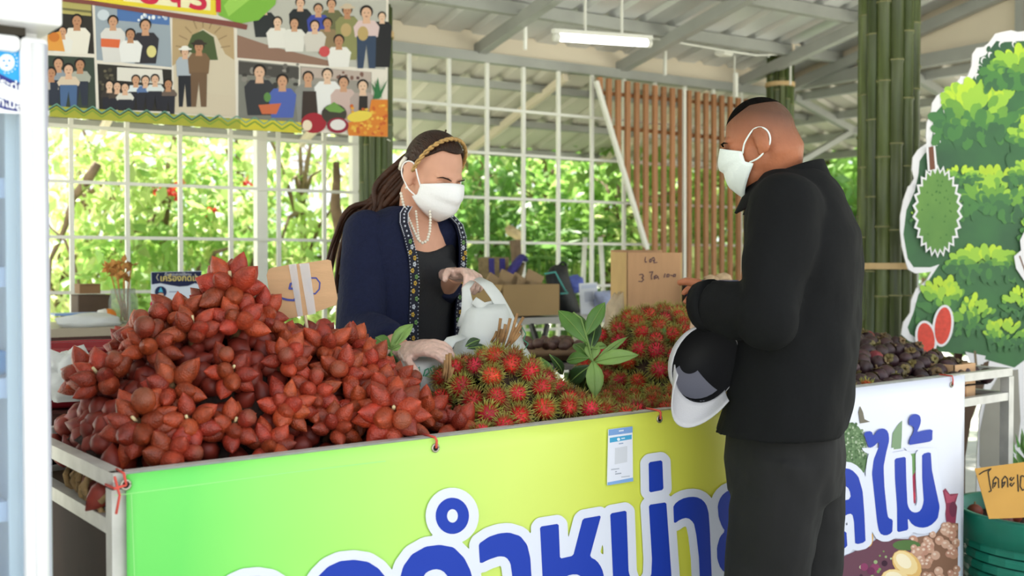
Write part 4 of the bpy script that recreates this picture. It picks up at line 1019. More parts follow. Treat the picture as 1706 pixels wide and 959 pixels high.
# cropped hair on top
cap = MB(); rings = []
cc = hc + HR @ V((0, -.007, .030)); ry = (.0785, .0985, .0945)
for i in range(11):
    row = []
    for k in range(40):
        a = 2 * math.pi * k / 40; fy = math.sin(a)
        lim = 40 + (20 * fy if fy > 0 else -8 * fy); ph = math.radians(2 + (lim - 2) * i / 10); th_ = 1 + .022 * (1 - (i / 10) ** 2)
        row.append(cc + HR @ V((math.sin(ph) * math.cos(a) * .0765 * th_, math.sin(ph) * fy * .0915 * th_, math.cos(ph) * .0915 * th_)))
    rings.append(row)
cap.loft(rings, cap=False); cap.add(rings[0], [tuple(range(40))])
o = obj('hair', cap, m_hairk, man, True); s = o.modifiers.new('t', 'SOLIDIFY'); s.thickness = .003; s.offset = -1
eyes(hc, HR, man, m_hairk, m_hairk, m_skin, False, False)
m_mask = mat('mask_cloth', '#eef0ec', rough=.85, var=.02, bump=.15, bscale=200); m_maskg = mat('mask_cloth_mint', '#e3ece9', rough=.85, bump=.1, bscale=200)
mk, lp = mask_mesh(hc, HR, man, m_maskg, drop=.014); mk.name = 'mask_panel'; mk['label'] = 'pale mint white face mask'
# jacket
RINGS = [(285, 1322, 52), (300, 1325, 66), (318, 1328, 80), (345, 1331, 90), (385, 1336, 98), (440, 1338, 101), (520, 1335, 102), (600, 1325, 105), (680, 1312, 109), (716, 1302, 111)]
jm = MB(); rings = []
for y, px, hw in RINGS:
    k = hw * DM / FPX; rings.append(ering(P(px, y, DM), lm, fm, k * 1.34, k * .93, 36, 2.3))
jm.loft(rings)
def sleeve(mbx, a, b, c, r=(.082, .076, .068, .062, .056)):
    mbx.ell(a, (r[0] * 1.02,) * 3, None, 16, 12)
    mbx.tube([a, (a * .55 + b * .45), b, (b + c) / 2, c], list(r), 18); mbx.ell(b, (r[2] * 1.02,) * 3, None, 16, 12)
sleeve(jm, shl, ell_, P(1188, 508, 2.43)); sleeve(jm, shr, elr, P(1236, 532, 2.71))
jo = obj('jacket', jm, m_black, man, True); remesh(jo, .008, 5)
tx = bpy.data.textures.new('cloth_folds', 'CLOUDS'); tx.noise_scale = .11; tx.noise_depth = 1
dm = jo.modifiers.new('folds', 'DISPLACE'); dm.texture = tx; dm.strength = .018; dm.mid_level = .5; dm.texture_coords = 'LOCAL'
# stand-up shirt collar of the jacket
cm = MB(); cx = lambda px, py, D: P(px, py, D)
inner = []; outer = []; top = []
for k in range(31):
    a = math.radians(-158 + 316 * k / 30)      # opening in front
    d = (fm * -math.cos(a) + lm * math.sin(a))
    rise = .5 + .5 * math.cos(a)
    base = P(1322, 300, DM) - UP * .055 * (1 - rise) + fm * .02
    top.append(base + d * .074 + UP * (.030 + .014 * rise)); inner.append(base + d * .088 + UP * (.036 + .010 * rise)); outer.append(base + d * .116 - UP * (.022))
cm.loft([inner, top], closed=False); cm.loft([top, inner, outer], closed=False, cap=False)
co = obj('collar', cm, m_black, man, True); s = co.modifiers.new('t', 'SOLIDIFY'); s.thickness = .006
cf = MB().tube([P(1190, 508, 2.43), P(1172, 511, 2.455)], [.060, .058], 18); obj('cuff', cf, m_black, man, True)
# trousers and shoes
tm = MB(); pel = P(1305, 700, DM); 
tm.loft([ering(V((man_b.x, man_b.y, z)) + (RT * -.012), lm, fm, a, b_, 28, 2.2) for z, a, b_ in ((1.02, .155, .115), (.94, .175, .13), (.86, .178, .135), (.78, .165, .125))])
for (hip, kn, an), r in zip(LEGS, (1, 1)):
    tm.tube([hip, hip * .5 + kn * .5, kn, kn * .5 + an * .5, an - UP * .02], [.108, .1, .085, .082, .084], 20)
to = obj('trousers', tm, m_trs, man, True); remesh(to, .008, 4); dm = to.modifiers.new('folds', 'DISPLACE'); dm.texture = tx; dm.strength = .02; dm.mid_level = .5; dm.texture_coords = 'LOCAL'
for hip, kn, an in LEGS:
    s_ = MB(); s_.tube([an - fm * .06 - UP * .035, an - UP * .03, an + fm * .09 - UP * .042, an + fm * .19 - UP * .05], [.036, .045, .045, .028], 14, flat=.8); obj('shoe', s_, m_hairk, man, True)

# ------------------------------------------------------------------ the cap in his hand
m_capw = mat('cap_grey', '#c0bfc5', rough=.8, bump=.1, bscale=300); m_capk = mat('cap_black', '#17171b', rough=.7); m_capin = mat('cap_lining', '#8f8f9e', rough=.8)
DC = 2.44
co_ = P(1176, 606, DC)
cz = (FH * .97 - RT * .17 + UP * .02).normalized()     # crown points away
cy = (RT * -.45 - UP * .89); cy = (cy - cz * cy.dot(cz)).normalized()   # brim direction
cxv = cy.cross(cz)
CR = Matrix((cxv, cy, cz)).transposed(); CL = lambda x, y, z: co_ + CR @ V((x, y, z))
cp = thing('baseball_cap', 'light grey cap held upside-down with black inside and pale brim', 'cap', CL(0, .16, 0))
rings = []
for i in range(10):
    t_ = i / 9; ph = t_ * 1.568; rings.append([CL(.078 * math.cos(ph) * math.cos(a), .094 * math.cos(ph) * math.sin(a), .115 * math.sin(ph)) for a in [2 * math.pi * k / 32 for k in range(32)]])
o = obj('crown', MB().loft(rings, cap=False), m_capw, cp, True); s = o.modifiers.new('t', 'SOLIDIFY'); s.thickness = .002
rin = []
for i in range(10):
    t_ = i / 9; ph = t_ * 1.568; rin.append([CL(.0745 * math.cos(ph) * math.cos(a), .0905 * math.cos(ph) * math.sin(a), .11 * math.sin(ph) + .001) for a in [2 * math.pi * k / 32 for k in range(32)]])
obj('lining', MB().loft(rin, cap=False), m_capk, cp, True)
sb = MB().loft([[CL(.0755 * math.cos(a), .0915 * math.sin(a), z) for a in [2 * math.pi * k / 32 for k in range(32)]] for z in (-.001, .02)], cap=False); obj('sweatband', sb, m_capk, cp, True)
fp = MB(); rows = []
for i in range(8):
    ph = .25 + i * .13; rows.append([CL(.0725 * math.cos(ph) * math.cos(a), .088 * math.cos(ph) * math.sin(a), .106 * math.sin(ph)) for a in [math.radians(28 + 10.5 * k) for k in range(11)]])
obj('front_panel_lining', fp.loft(rows, cap=False, closed=False), m_capin, cp, True)
rows = []
for i in range(7):
    r = i / 6; rows.append([CL((.074 - .002 * r) * math.cos(a) * (1 + .02 * r), .09 * math.sin(a) + .062 * r * math.sin(a) ** 1.2, -.004 - .016 * (1 - math.sin(a)) * 0 - .02 * r * r + .03 * (math.cos(a) ** 2) * r * -1) for a in [math.radians(22 + 136 * k / 18) for k in range(19)]])
o = obj('brim', MB().loft(rows, cap=False, closed=False), m_capw, cp, True); s = o.modifiers.new('t', 'SOLIDIFY'); s.thickness = .003
for a0 in (62, 80, 100, 140, 200):
    a = math.radians(a0); c = CL(.0738 * math.cos(a), .0895 * math.sin(a), .011); n_ = CR @ V((-math.cos(a), -math.sin(a), 0)); x_ = CR @ V((-math.sin(a), math.cos(a), 0))
    mbx = MB(); z_ = cz
    for dx in (-.004, .003): mbx.add([c + n_ * .0012 + x_ * (dx - .002) - z_ * .003, c + n_ * .0012 + x_ * (dx + .002) - z_ * .003, c + n_ * .0012 + x_ * (dx + .002) + z_ * .003, c + n_ * .0012 + x_ * (dx - .002) + z_ * .003], [(0, 1, 2, 3)])
    obj('band_mark', mbx, m_lw, cp)

# ------------------------------------------------------------------ the woman
DWm = 3.0
fw = (RT * .70 - FH * .72).normalized(); lw = UP.cross(fw).normalized()      # her left is to the right in the picture
wb = P(675, 440, DWm); wb.z = 0
wo = thing('person', 'person in navy embroidered cardigan with white mask bagging fruit behind the table', 'person', wb)
m_skw = mat('skin_woman', '#d09c83', rough=.5, var=.05, vscale=25, spec=.35)
hw_ = (RT * .68 - FH * .73).normalized(); WR = axes(hw_, math.radians(27), math.radians(-2)) * .95; wc = P(722, 293, DWm - .02)
body = MB(); head_parts(body, wc, WR, True)
nk = P(694, 372, DWm)
body.tube([wc + WR @ V((0, -.030, -.03)), wc + WR @ V((0, -.045, -.075)), nk + UP * .03, nk - UP * .03], [.050, .047, .050, .062], 18)
CW = [(352, 690, 26), (372, 682, 52), (395, 676, 68), (430, 672, 75), (480, 668, 75), (540, 664, 71), (600, 664, 71), (660, 666, 76)]
WSC = DWm / FPX
body.loft([ering(P(px, y, DWm), lw, fw, hw * WSC * 1.25, hw * WSC * .80, 28, 2.2) for y, px, hw in CW])
wsl = P(728, 388, 3.04); wel = P(722, 500, 3.10); wwl = P(760, 458, 2.90)     # her left arm (right in picture)
wsr = P(612, 392, 2.92); wer = P(602, 545, 2.80); wwr = P(672, 582, 2.62)    # her right arm
for a, b, c in ((wsl, wel, wwl), (wsr, wer, wwr)): body.tube([nk * .35 + a * .65 - UP * .03, a, (a + b) / 2, b, (b + c) / 2, c], [.05, .045, .04, .035, .031, .024], 12)
for sg in (1, -1):
    hip = wb + lw * .08 * sg + UP * .86; kn = wb + lw * .08 * sg + UP * .46; an = wb + lw * .08 * sg + UP * .08; leg(body, hip, kn, an, an + fw * .15 - UP * .045)
bo = obj('body', body, m_skw, wo, True); remesh(bo, .0042, 3)
# gloved hands
m_glove = mat('clear_glove', '#d9b5a8', rough=.3, var=.12, vscale=90, bump=.5, bscale=70, coat=.3)
g = MB(); hand(g, wwl, P(800, 455, 2.80) - wwl, -UP * .8 - FH * .45, -1, (.55, .8, .6), .05, .95); o = obj('glove', g, m_glove, wo, True); remesh(o, .004, 3); o['label'] = 'clear plastic glove on the raised hand'
g = MB(); hand(g, wwr, P(742, 576, 2.56) - wwr, -UP * .8 + FH * .4, -1, (.3, .45, .4), .09, .95); o = obj('glove', g, m_glove, wo, True); remesh(o, .004, 3); o['label'] = 'clear plastic glove resting on the bag'
plastic_cuff = mat('glove_film', '#e3dcd6', rough=.3, trans=.4, bump=.5, bscale=40)
def frill(c, d, r):
    rows = []
    for i in range(5):
        rows.append([c + d * (.02 * i - .03) + (V((math.cos(a), 0, 0)) * 0) + (x_ * math.cos(a) + y_ * math.sin(a)) * r * (1 + .08 * i + .12 * math.sin(a * 7 + i)) for a in [2 * math.pi * k / 28 for k in range(28)]])
    return MB().loft(rows, cap=False)
for wv, dv in ():
    x_ = dv.cross(UP).normalized(); y_ = dv.cross(x_); obj('glove_cuff', frill(wv - dv * .01, -dv, .027), plastic_cuff, wo, True)
# black top and skirt
m_top = mat('black_top', '#17181d', rough=.8, bump=.2, bscale=120); m_navy = mat('navy_cardigan', '#141a36', rough=.85, var=.12, vscale=90, bump=.3, bscale=90, spec=.25)
tp = MB(); rings = []
for y, px, hw in [(428, 674, 76), (445, 672, 80), (480, 670, 80), (520, 667, 77), (560, 666, 75), (610, 666, 77), (650, 666, 82)]: rings.append(ering(P(px, y, DWm), lw, fw, hw * WSC * 1.24, hw * WSC * .84, 32, 2.2))
rings[0] = [p + UP * (.030 - .022 * max(0, math.sin(2 * math.pi * k / 32)) ** 3 + .03 * abs(math.cos(2 * math.pi * k / 32))) for k, p in enumerate(rings[0])]
tp.loft(rings)
for sg in (1, -1): tp.ell(P(674, 462, DWm) + lw * .062 * sg + fw * .075, (.06, .05, .06), None, 20, 14)
tp.tube([P(672, 460, DWm) + lw * .085 + fw * .07, P(683, 395, DWm) + lw * .075 + fw * .035, P(686, 372, DWm) + lw * .065], [.022, .017, .016], 10); tp.tube([P(672, 460, DWm) - lw * .085 + fw * .07, P(683, 395, DWm) - lw * .075 + fw * .035, P(686, 372, DWm) - lw * .065], [.022, .017, .016], 10)
remesh(obj('top', tp, m_top, wo, True), .007, 8)
sk = MB().loft([ering(V((wb.x, wb.y, z)), lw, fw, a, b_, 28) for z, a, b_ in ((1.0, .15, .115), (.9, .18, .14), (.6, .185, .15), (.25, .2, .16))]); obj('skirt', sk, m_top, wo, True)
for sg in (1, -1): an = wb + lw * .08 * sg + UP * .06; obj('shoe', MB().tube([an - fw * .06 - UP * .02, an - UP * .015, an + fw * .15 - UP * .03], [.03, .036, .022], 10), m_hairk, wo, True)
# cardigan: open-fronted shell
CG = [(346, 690, 34), (358, 686, 54), (374, 681, 74), (395, 677, 85), (430, 673, 89), (470, 669, 89), (520, 664, 88), (570, 662, 89), (620, 662, 94), (655, 662, 97)]
rows = []; ev = []
for i, (y, px, hw) in enumerate(CG):
    gap = math.radians((42, 40, 34, 27, 20, 16, 14, 13, 13, 13)[i]); gap2 = math.radians((42, 40, 37, 35, 36, 38, 40, 40, 40, 40)[i]); c = P(px, y, DWm); a_, b_ = hw * WSC * 1.22, hw * WSC * .90
    row = []
    for k in range(41):
        t_ = math.pi / 2 + gap + (2 * math.pi - gap - gap2) * k / 40
        row.append(c + lw * (math.cos(t_) * a_) + fw * (math.sin(t_) * b_))
    rows.append(row); ev.append((row[0], row[-1]))
o = obj('cardigan', MB().loft(rows, cap=False, closed=False), m_navy, wo, True); s = o.modifiers.new('t', 'SOLIDIFY'); s.thickness = .006; s.offset = 1
smooth_sub(o)
def slv(a, b, c, r):
    mbx = MB(); sleeve(mbx, a, b, c, r); mbx.ell((a * .6 + nk * .4) - UP * .035 - fw * .03, (.06, .055, .05), None, 14, 10); o = obj('sleeve', mbx, m_navy, wo, True); remesh(o, .008, 4)
    dm = o.modifiers.new('folds', 'DISPLACE'); dm.texture = tx; dm.strength = .016; dm.mid_level = .5; dm.texture_coords = 'LOCAL'
slv(wsl, wel, wel * .35 + wwl * .65, (.06, .056, .05, .045, .042)); slv(wsr, wer, wer * .25 + wwr * .75, (.068, .066, .06, .052, .046))
# embroidered trim along both edges and around the neck
m_gold = mat('gold_thread', '#c9a544', rough=.6); m_pearl = mat('pearl', '#e8e0d2', rough=.25, coat=.4); m_wthr = mat('white_thread', '#c8ccd8', rough=.7); m_grn = mat('green_thread', '#6f9a58', rough=.7); m_trim = mat('trim_black', '#14172a', rough=.8)
trim = MB(); dots_g = MB(); dots_w = MB()
for side in (0, 1):
    edge = [e[side] for e in ev]; pts = []
    for a, b in zip(edge[:-1], edge[1:]):
        for k in range(8): pts.append(a.lerp(b, k / 8))
    pts.append(edge[-1]); sx = lw if side == 0 else -lw
    sgn = -1 if side == 0 else 1
    inw = -lw if side == 1 else lw
    rowA = [p + fw * .012 for p in pts]; rowB = [p + fw * .004 + (-(inw)) * 0 + (lw if side == 1 else -lw) * .022 + fw * -.004 for p in pts]
    rowA = [p + fw * .010 for p in pts]; rowB = [p + fw * .005 + (lw * .026 if side == 1 else -lw * .026) for p in pts]
    trim.loft([rowA, rowB], cap=False, closed=False)
    for i, (a, b) in enumerate(zip(rowA, rowB)):
        for q in (.06, .94): dots_w.ell(a.lerp(b, q) + fw * .002, (.0016,) * 3, None, 6, 4)
        if i % 2 == 0 and i > 24:
            m_ = a.lerp(b, .5 + .22 * math.sin(i * 1.1)) + fw * .002
            dots_g.mat(i // 2 % 3 if i // 2 % 4 else 0)
            for k in range(5): dots_g.ell(m_ + lw * math.cos(k * 1.257) * .0035 + UP * math.sin(k * 1.257) * .0045, (.0026, .0026, .0026), None, 6, 4)
        elif i % 3 == 0 and i <= 24: dots_w.ell(a.lerp(b, .5) + fw * .002, (.003,) * 3, None, 6, 4)
o = obj('trim', trim, m_trim, wo); s = o.modifiers.new('t', 'SOLIDIFY'); s.thickness = .002
obj('embroidery', dots_g, [m_gold, m_grn, m_wthr], wo, True)['kind'] = 'stuff'; obj('stitching', dots_w, m_wthr, wo, True)['kind'] = 'stuff'
# pearl necklace
nl = MB(); path = [(668, 322), (672, 340), (680, 362), (690, 385), (697, 400), (705, 405), (712, 400), (716, 385), (717, 365), (716, 350)]
def body_front(px, py):    # rests on the chest surface in front of the neck
    return P(px, py, DWm - (.070 + .05 * min(1, max(0, (py - 330) / 70))))
q = [body_front(*p) for p in path]
def along(q, step):
    out = []; acc = 0
    for a, b in zip(q[:-1], q[1:]):
        L_ = (b - a).length; t_ = acc
        while t_ < L_: out.append(a.lerp(b, t_ / L_)); t_ += step
        acc = t_ - L_
    return out
for p in along(q, .0085): nl.ell(p, (.0042,) * 3, None, 8, 6)
for p in along([body_front(693, 352), body_front(695, 372), body_front(697, 392), body_front(699, 402)], .008): nl.ell(p, (.0034,) * 3, None, 8, 6)
o = obj('pearl_necklace', nl, m_pearl, wo, True); o['kind'] = 'stuff'
# mask
mk, lp = mask_mesh(wc, WR, wo, mat('mask_white', '#f3f3f4', rough=.85, bump=.1, bscale=200), True, 1.0); mk['label'] = 'white folded face mask'
m_hairb = mat('brown_hair', '#241712', rough=.5, spec=.3, var=.35, vscale=40, bump=.7, bscale=60, stretch=(6, 1, 1), col2='#3d261b')
eyes(wc, WR, wo, m_hairb, m_hairk, m_skw, True, True)
WL = lambda x, y, z: wc + WR @ V((x, y, z))
# hair: shell over the cranium with a hairline, swept back
rows = []; NA = 44
for i in range(15):
    t_ = i / 14; row = []
    for k in range(NA):
        a = 2 * math.pi * k / NA; fy = math.sin(a)      # +1 = front
        lim = math.radians(46) if fy > .75 else math.radians(46 + (0.75 - fy) / 1.75 * 96)
        ph = .03 + t_ * lim
        row.append(WL(math.sin(ph) * math.cos(a) * .079, -.012 + math.sin(ph) * fy * .1045, .030 + math.cos(ph) * .101))
    rows.append(row)
hb = MB().loft(rows, cap=False); hb.add(rows[0], [tuple(range(NA))]); o = obj('hair', hb, m_hairb, wo, True); s = o.modifiers.new('t', 'SOLIDIFY'); s.thickness = .009; s.offset = -1; smooth_sub(o)
# ponytail strands
rh_ = random.Random(9); pt = MB()
anc = WL(0, -.108, -.01)
for i in range(34):
    o1 = V((rh_.gauss(0, .012), rh_.gauss(0, .012), rh_.gauss(0, .014))); o2 = V((rh_.gauss(0, .024), rh_.gauss(0, .024), rh_.gauss(0, .02)))
    pts = [anc + o1 * .6 + WR @ V((0, .03, .01)), anc + o1, P(640, 322, DWm + .06) + o1 * 1.4, P(610, 362, DWm + .06) + o2 * .9, P(588, 412, DWm + .06) + o2, P(578, 462 + rh_.uniform(-10, 50), DWm + .05) + o2 * 1.1]
    # smooth the path
    sp_ = []
    for a in range(len(pts) - 1):
        p0, p1, p2, p3 = pts[max(a - 1, 0)], pts[a], pts[a + 1], pts[min(a + 2, len(pts) - 1)]
        for k in range(5):
            t_ = k / 5; sp_.append(.5 * ((2 * p1) + (p2 - p0) * t_ + (2 * p0 - 5 * p1 + 4 * p2 - p3) * t_ ** 2 + (3 * p1 - p0 - 3 * p2 + p3) * t_ ** 3))
    sp_.append(pts[-1]); n_ = len(sp_); pt.tube(sp_, [.011 * (1 - .75 * (k / n_) ** 1.5) for k in range(n_)], 7)
o = obj('ponytail', pt, mat('hair_tail', '#402618', rough=.5, spec=.3, var=.3, vscale=30, bump=.5, bscale=60), wo, True); o['kind'] = 'stuff'
# braided gold headband and hair clip
hbm = MB()
for ph0 in (0, math.pi):
    pts = []
    for k in range(61):
        a = math.radians(-8 + 196 * k / 60); r = .0025
        off = .0035 * math.sin(k * 1.0 + ph0); off2 = .0025 * math.cos(k * 1.0 + ph0)
        pts.append(WL(math.cos(a) * (.084 + off2), .020 + off - .012 + .028 * math.sin(a), .024 + math.sin(a) * (.1055 + off2)))
    hbm.tube(pts, .0042, 6)
obj('headband', hbm, mat('gold_braid', '#b8935a', rough=.45, metal=.3, var=.3, vscale=120), wo, True)
cl = MB().tube([WL(.078, -.05, .03), WL(.082, -.052, .01), WL(.076, -.06, -.012)], [.006, .008, .006], 8); obj('hair_clip', cl, m_pearl, wo, True)
obj('earring', MB().ell(WL(.079, -.004, -.046), (.004,) * 3, None, 8, 6), m_pearl, wo, True)
# ================================================================== photo poster hung before the grid
TP = -.56
wtp = lambda px, py, ly=0: PW(px, py, TP) - WN * (.0006 * ly)
po = thing('photo_poster', 'vinyl poster of framed group photographs hanging before the grid', 'poster', wtp(360, 210))
q = [wtp(x, y) for x, y in ((-40, -60), (648, -60), (645, 228), (-40, 180))]
obj('poster_sheet', MB().prism(q, WN * .003), flat('#e2dbd0', .4), po)
rpp = random.Random(8)
SK = ['#d9b094', '#c99a7a', '#b98766', '#e0bda2']
def fig(pr, x, y, h, shirt, legs=None, hair='#1d1815', w=1.0, ly=3, hat=None):
    """small printed figure: head top at (x, y), shown down to y + h"""
    r = 7.5 * w; sk = rpp.choice(SK)
    pr.poly([(x - 17 * w, y + h * .62), (x - 18 * w, y + 26 * w), (x - 11 * w, y + 18 * w), (x + 11 * w, y + 18 * w), (x + 18 * w, y + 26 * w), (x + 17 * w, y + h * .62), (x + 14 * w, y + h), (x - 14 * w, y + h)] if legs is None else
            [(x - 14 * w, y + h * .5), (x - 16 * w, y + 26 * w), (x - 10 * w, y + 18 * w), (x + 10 * w, y + 18 * w), (x + 16 * w, y + 26 * w), (x + 14 * w, y + h * .5)], shirt, ly)
    if legs:
        pr.poly([(x - 12 * w, y + h * .48), (x + 12 * w, y + h * .48), (x + 11 * w, y + h), (x + 3 * w, y + h), (x, y + h * .62), (x - 4 * w, y + h), (x - 11 * w, y + h)], legs, ly + .2)
    pr.poly([(x - 4 * w, y + 14 * w), (x + 4 * w, y + 14 * w), (x + 5 * w, y + 22 * w), (x - 5 * w, y + 22 * w)], sk, ly + .3)
    pr.ell(x, y + r * .95, r * 1.08, r * 1.1, hair, ly + .4, n=14); pr.ell(x, y + r * 1.25, r * .82, r * 1.0, sk, ly + .6, n=14)
    pr.ell(x - r * .33, y + r * 1.15, r * .12, r * .08, '#3a2a22', ly + .7, n=6); pr.ell(x + r * .33, y + r * 1.15, r * .12, r * .08, '#3a2a22', ly + .7, n=6); pr.ell(x, y + r * 1.75, r * .25, r * .08, '#8a4a40', ly + .7, n=6)
    if hat: pr.ell(x, y + r * .55, r * 1.6, r * .3, hat, ly + .8); pr.ell(x, y + r * .25, r * .9, r * .5, hat, ly + .8)
def photo(quad, bg, fn):
    pr = Print(wtp); pr.poly(quad, bg, 1); fn(pr); pr.build('photo_print', po)
def blobs(pr, x0, x1, y0, y1, n, cols, r=(2, 6), ly=1.5):
    for i in range(n): pr.ell(rpp.uniform(x0, x1), rpp.uniform(y0, y1), rpp.uniform(*r), rpp.uniform(*r), rpp.choice(cols), ly + (i % 10) * .08, n=8)
def f1(p):
    p.poly([(97, 0), (152, 0), (152, 27), (97, 22)], '#b0a665', 1.5); p.poly([(97, 12), (152, 18), (152, 22), (97, 16)], '#6f6a45', 2); fig(p, 104, 44, 44, '#e4e2dc', w=1.0); fig(p, 128, 24, 66, '#e6e1d6', w=1.25, ly=2.4)
    p.poly([(79, 58), (100, 52), (108, 86), (79, 84)], '#dd9a45', 4.2); p.ell(90, 62, 9, 8, '#c9762f', 4.4)
photo([(79, 0), (153, 0), (157, 90), (79, 84)], '#2d2a25', f1)
def f2(p):
    p.poly([(195, 14), (282, 28), (282, 42), (195, 34)], '#4f73ae', 1.5); blobs(p, 200, 280, 22, 36, 12, ['#e8eef4', '#b8c8de'], (2, 4), 2); p.ell(172, 25, 10, 9, '#c9d3dd', 2)
    fig(p, 188, 26, 78, '#d8d6d4', w=1.15); p.poly([(168, 64), (200, 66), (198, 80), (168, 78)], '#d96a3f', 4.5); fig(p, 217, 48, 56, '#e6e6e6', w=1.1, ly=4); fig(p, 242, 32, 74, '#2e2c33', w=1.25, ly=3.4); p.ell(252, 86, 8, 10, '#d8cf8a', 5)
photo([(158, 8), (283, 27), (286, 112), (161, 100)], '#98a4b0', f2)
def f3(p):
    p.poly([(287, 30), (389, 46), (390, 100), (375, 90), (360, 60), (338, 48), (318, 62), (308, 95), (287, 110)], '#b79e78', 1.4)
    for k in range(9): a = math.pi * (k + .5) / 9; p.line([(338 - 30 * math.cos(a), 86 - 40 * math.sin(a)), (338 - 46 * math.cos(a), 86 - 54 * math.sin(a))], 1.5, '#8d7556', 2, False)
    p.poly([(312, 78), (320, 58), (338, 50), (356, 62), (363, 100), (340, 100), (312, 84)], '#4b5a36', 1.8); p.poly([(287, 150), (392, 160), (392, 194), (287, 186)], '#cfc2ac', 1.5)
    fig(p, 308, 78, 100, '#a9b2bd', '#22242c', w=.95, ly=3, hat='#e8e6e0'); fig(p, 331, 68, 110, '#7a5f45', '#6f5640', w=1.15, ly=3.5, hat='#3a3028')
photo([(288, 28), (390, 48), (393, 196), (290, 188)], '#d0c4ae', f3)
def f4(p): 
    for x, y, c in ((85, 112, '#b9b2ac'), (97, 96, '#8d97a2'), (133, 98, '#a9aba0')): fig(p, x, y, 78, c, '#2d3342', w=1.15)
    fig(p, 114, 106, 74, '#d6c4ae', '#4a6690', w=1.2, ly=4.2)
photo([(79, 92), (157, 96), (160, 182), (79, 178)], '#39443a', f4)
def f5(p):
    p.poly([(195, 112), (270, 116), (272, 140), (195, 134)], '#dedad2', 1.4); blobs(p, 166, 192, 112, 150, 14, ['#4a4538', '#6a6250'], (2, 4))
    for x, y, c, ly in ((182, 134, '#3a332f', 3), (195, 136, '#4a3f38', 3.2), (208, 138, '#d9d6ce', 4), (226, 125, '#dde3e6', 3.4), (242, 126, '#5a74a4', 3.6), (258, 124, '#d5dbdc', 4.2), (280, 132, '#6a5a52', 3)): fig(p, x, y, 58, c, '#262630', w=.95, ly=ly)
photo([(162, 106), (286, 116), (287, 186), (165, 182)], '#2c2924', f5)
def f6(p):
    p.poly([(395, 58), (455, 78), (560, 104), (570, 112), (395, 96)], '#8f6f5f', 1.6)
    for x, y, c, h, ly in ((440, 2, '#2a2e30', 60, 2.4), (500, -4, '#262a2e', 64, 2.2), (530, 6, '#3f4aa0', 60, 2.6), (552, -2, '#6a6a4a', 66, 2.4), (578, 8, '#2c2c30', 74, 2.8), (462, 28, '#e2e0da', 52, 3.4), (490, 30, '#e0ded8', 56, 3.6), (524, 34, '#cfcac2', 52, 4), (545, 30, '#8d7a5a', 60, 3.8)): fig(p, x, y, h, c, w=1.05, ly=ly)
    fig(p, 578, 8, 92, '#8a8a5a', w=1.1, ly=4.2, hat='#c9b8a0'); p.ell(576, 50, 9, 11, '#b8a070', 5.2)
    fig(p, 610, 10, 104, '#d8c0c0', '#35455f', w=1.35, ly=4.6); p.ell(604, 56, 9, 12, '#b9a06a', 5.8); fig(p, 564, 58, 54, '#e6e4e0', w=1.15, ly=5.4); fig(p, 636, 20, 92, '#222226', w=.9, ly=3.4); p.ell(540, 86, 9, 9, '#c94f52', 5.6)
photo([(395, -50), (644, -50), (642, 116), (395, 96)], '#b9b8b0', f6)
def f7(p):
    p.poly([(397, 102), (498, 112), (498, 132), (397, 124)], '#4a4744', 1.4); blobs(p, 398, 496, 104, 150, 22, ['#6a6560', '#8a8680', '#3a3835'], (2, 6)); fig(p, 432, 108, 84, '#34353a', w=1.4); fig(p, 470, 124, 72, '#4f63b0', w=1.3, ly=4)
    p.poly([(430, 175), (468, 172), (460, 190), (436, 190)], '#c96a45', 5); p.ell(445, 162, 6, 8, '#5f8a4a', 5.2)
photo([(397, 100), (497, 110), (497, 206), (397, 196)], '#7d7d76', f7)
def f8(p):
    p.poly([(502, 112), (618, 120), (618, 136), (502, 128)], '#b9a9a0', 1.4); blobs(p, 560, 612, 118, 130, 8, ['#5a3a3a', '#7a5a50'], (2, 4), 2)
    for x, y, c in ((513, 119, '#8a8a86'), (545, 114, '#e6e6e6'), (572, 127, '#c9b0aa'), (604, 133, '#b0a09a')): fig(p, x, y, 84, c, w=1.2)
    p.poly([(504, 152), (526, 152), (530, 198), (502, 198)], '#3a2e28', 4.6); p.poly([(598, 160), (612, 160), (612, 185), (597, 185)], '#2a2422', 4.6)
photo([(500, 110), (619, 120), (619, 210), (500, 206)], '#9a948c', f8)
pr = Print(wtp)     # printed border: zigzag and fruit
pr.poly([(79, 176), (400, 198), (500, 206), (500, 222), (400, 216), (79, 194)], '#a8a83c', 6); pr.poly([(400, 197), (502, 204), (502, 222), (400, 215)], '#d0c63a', 6.4)
zz = [(79 + 15 * k, (180 if k % 2 else 190) + 15 * k * .068) for k in range(30)]
pr.line([(x, y - 6) for x, y in zz[:20]], 2.2, '#2c4a34', 7, False); pr.line([(x, y - 8) for x, y in zz], 1.8, '#6fa08a', 7.2, False); pr.line([(x, y - 1) for x, y in zz], 2.5, '#7d9a3a', 7.1, False)
pr.ell(522, 205, 21, 17, '#a02230', 8); pr.ell(511, 209, 8, 9, '#ead9c0', 8.4); pr.ell(556, 190, 21, 17, '#3d3a30', 8); pr.poly([(540, 180), (556, 170), (574, 184), (566, 188), (548, 186)], '#6f9a4a', 8.4)
pr.ell(562, 209, 18, 13, '#8f2238', 8.6); pr.ell(562, 208, 13, 9, '#e2dedc', 8.9); pr.poly([(618, 166), (645, 166), (645, 228), (580, 226), (576, 205), (612, 195)], '#d9822f', 8.2)
blobs(pr, 584, 643, 176, 224, 60, ['#e0a03a', '#c9622a', '#e8b84a'], (2, 3.4), 8.6); pr.ell(598, 194, 21, 9, '#e6cf52', 9.4, -.15)
for k in range(7): pr.poly([(626 + rpp.uniform(-8, 14), 166), (612 + k * 5.5, 122 + rpp.uniform(0, 18)), (634, 160)], rpp.choice(['#3f8a48', '#57a052', '#2f7040']), 9 + k * .1)
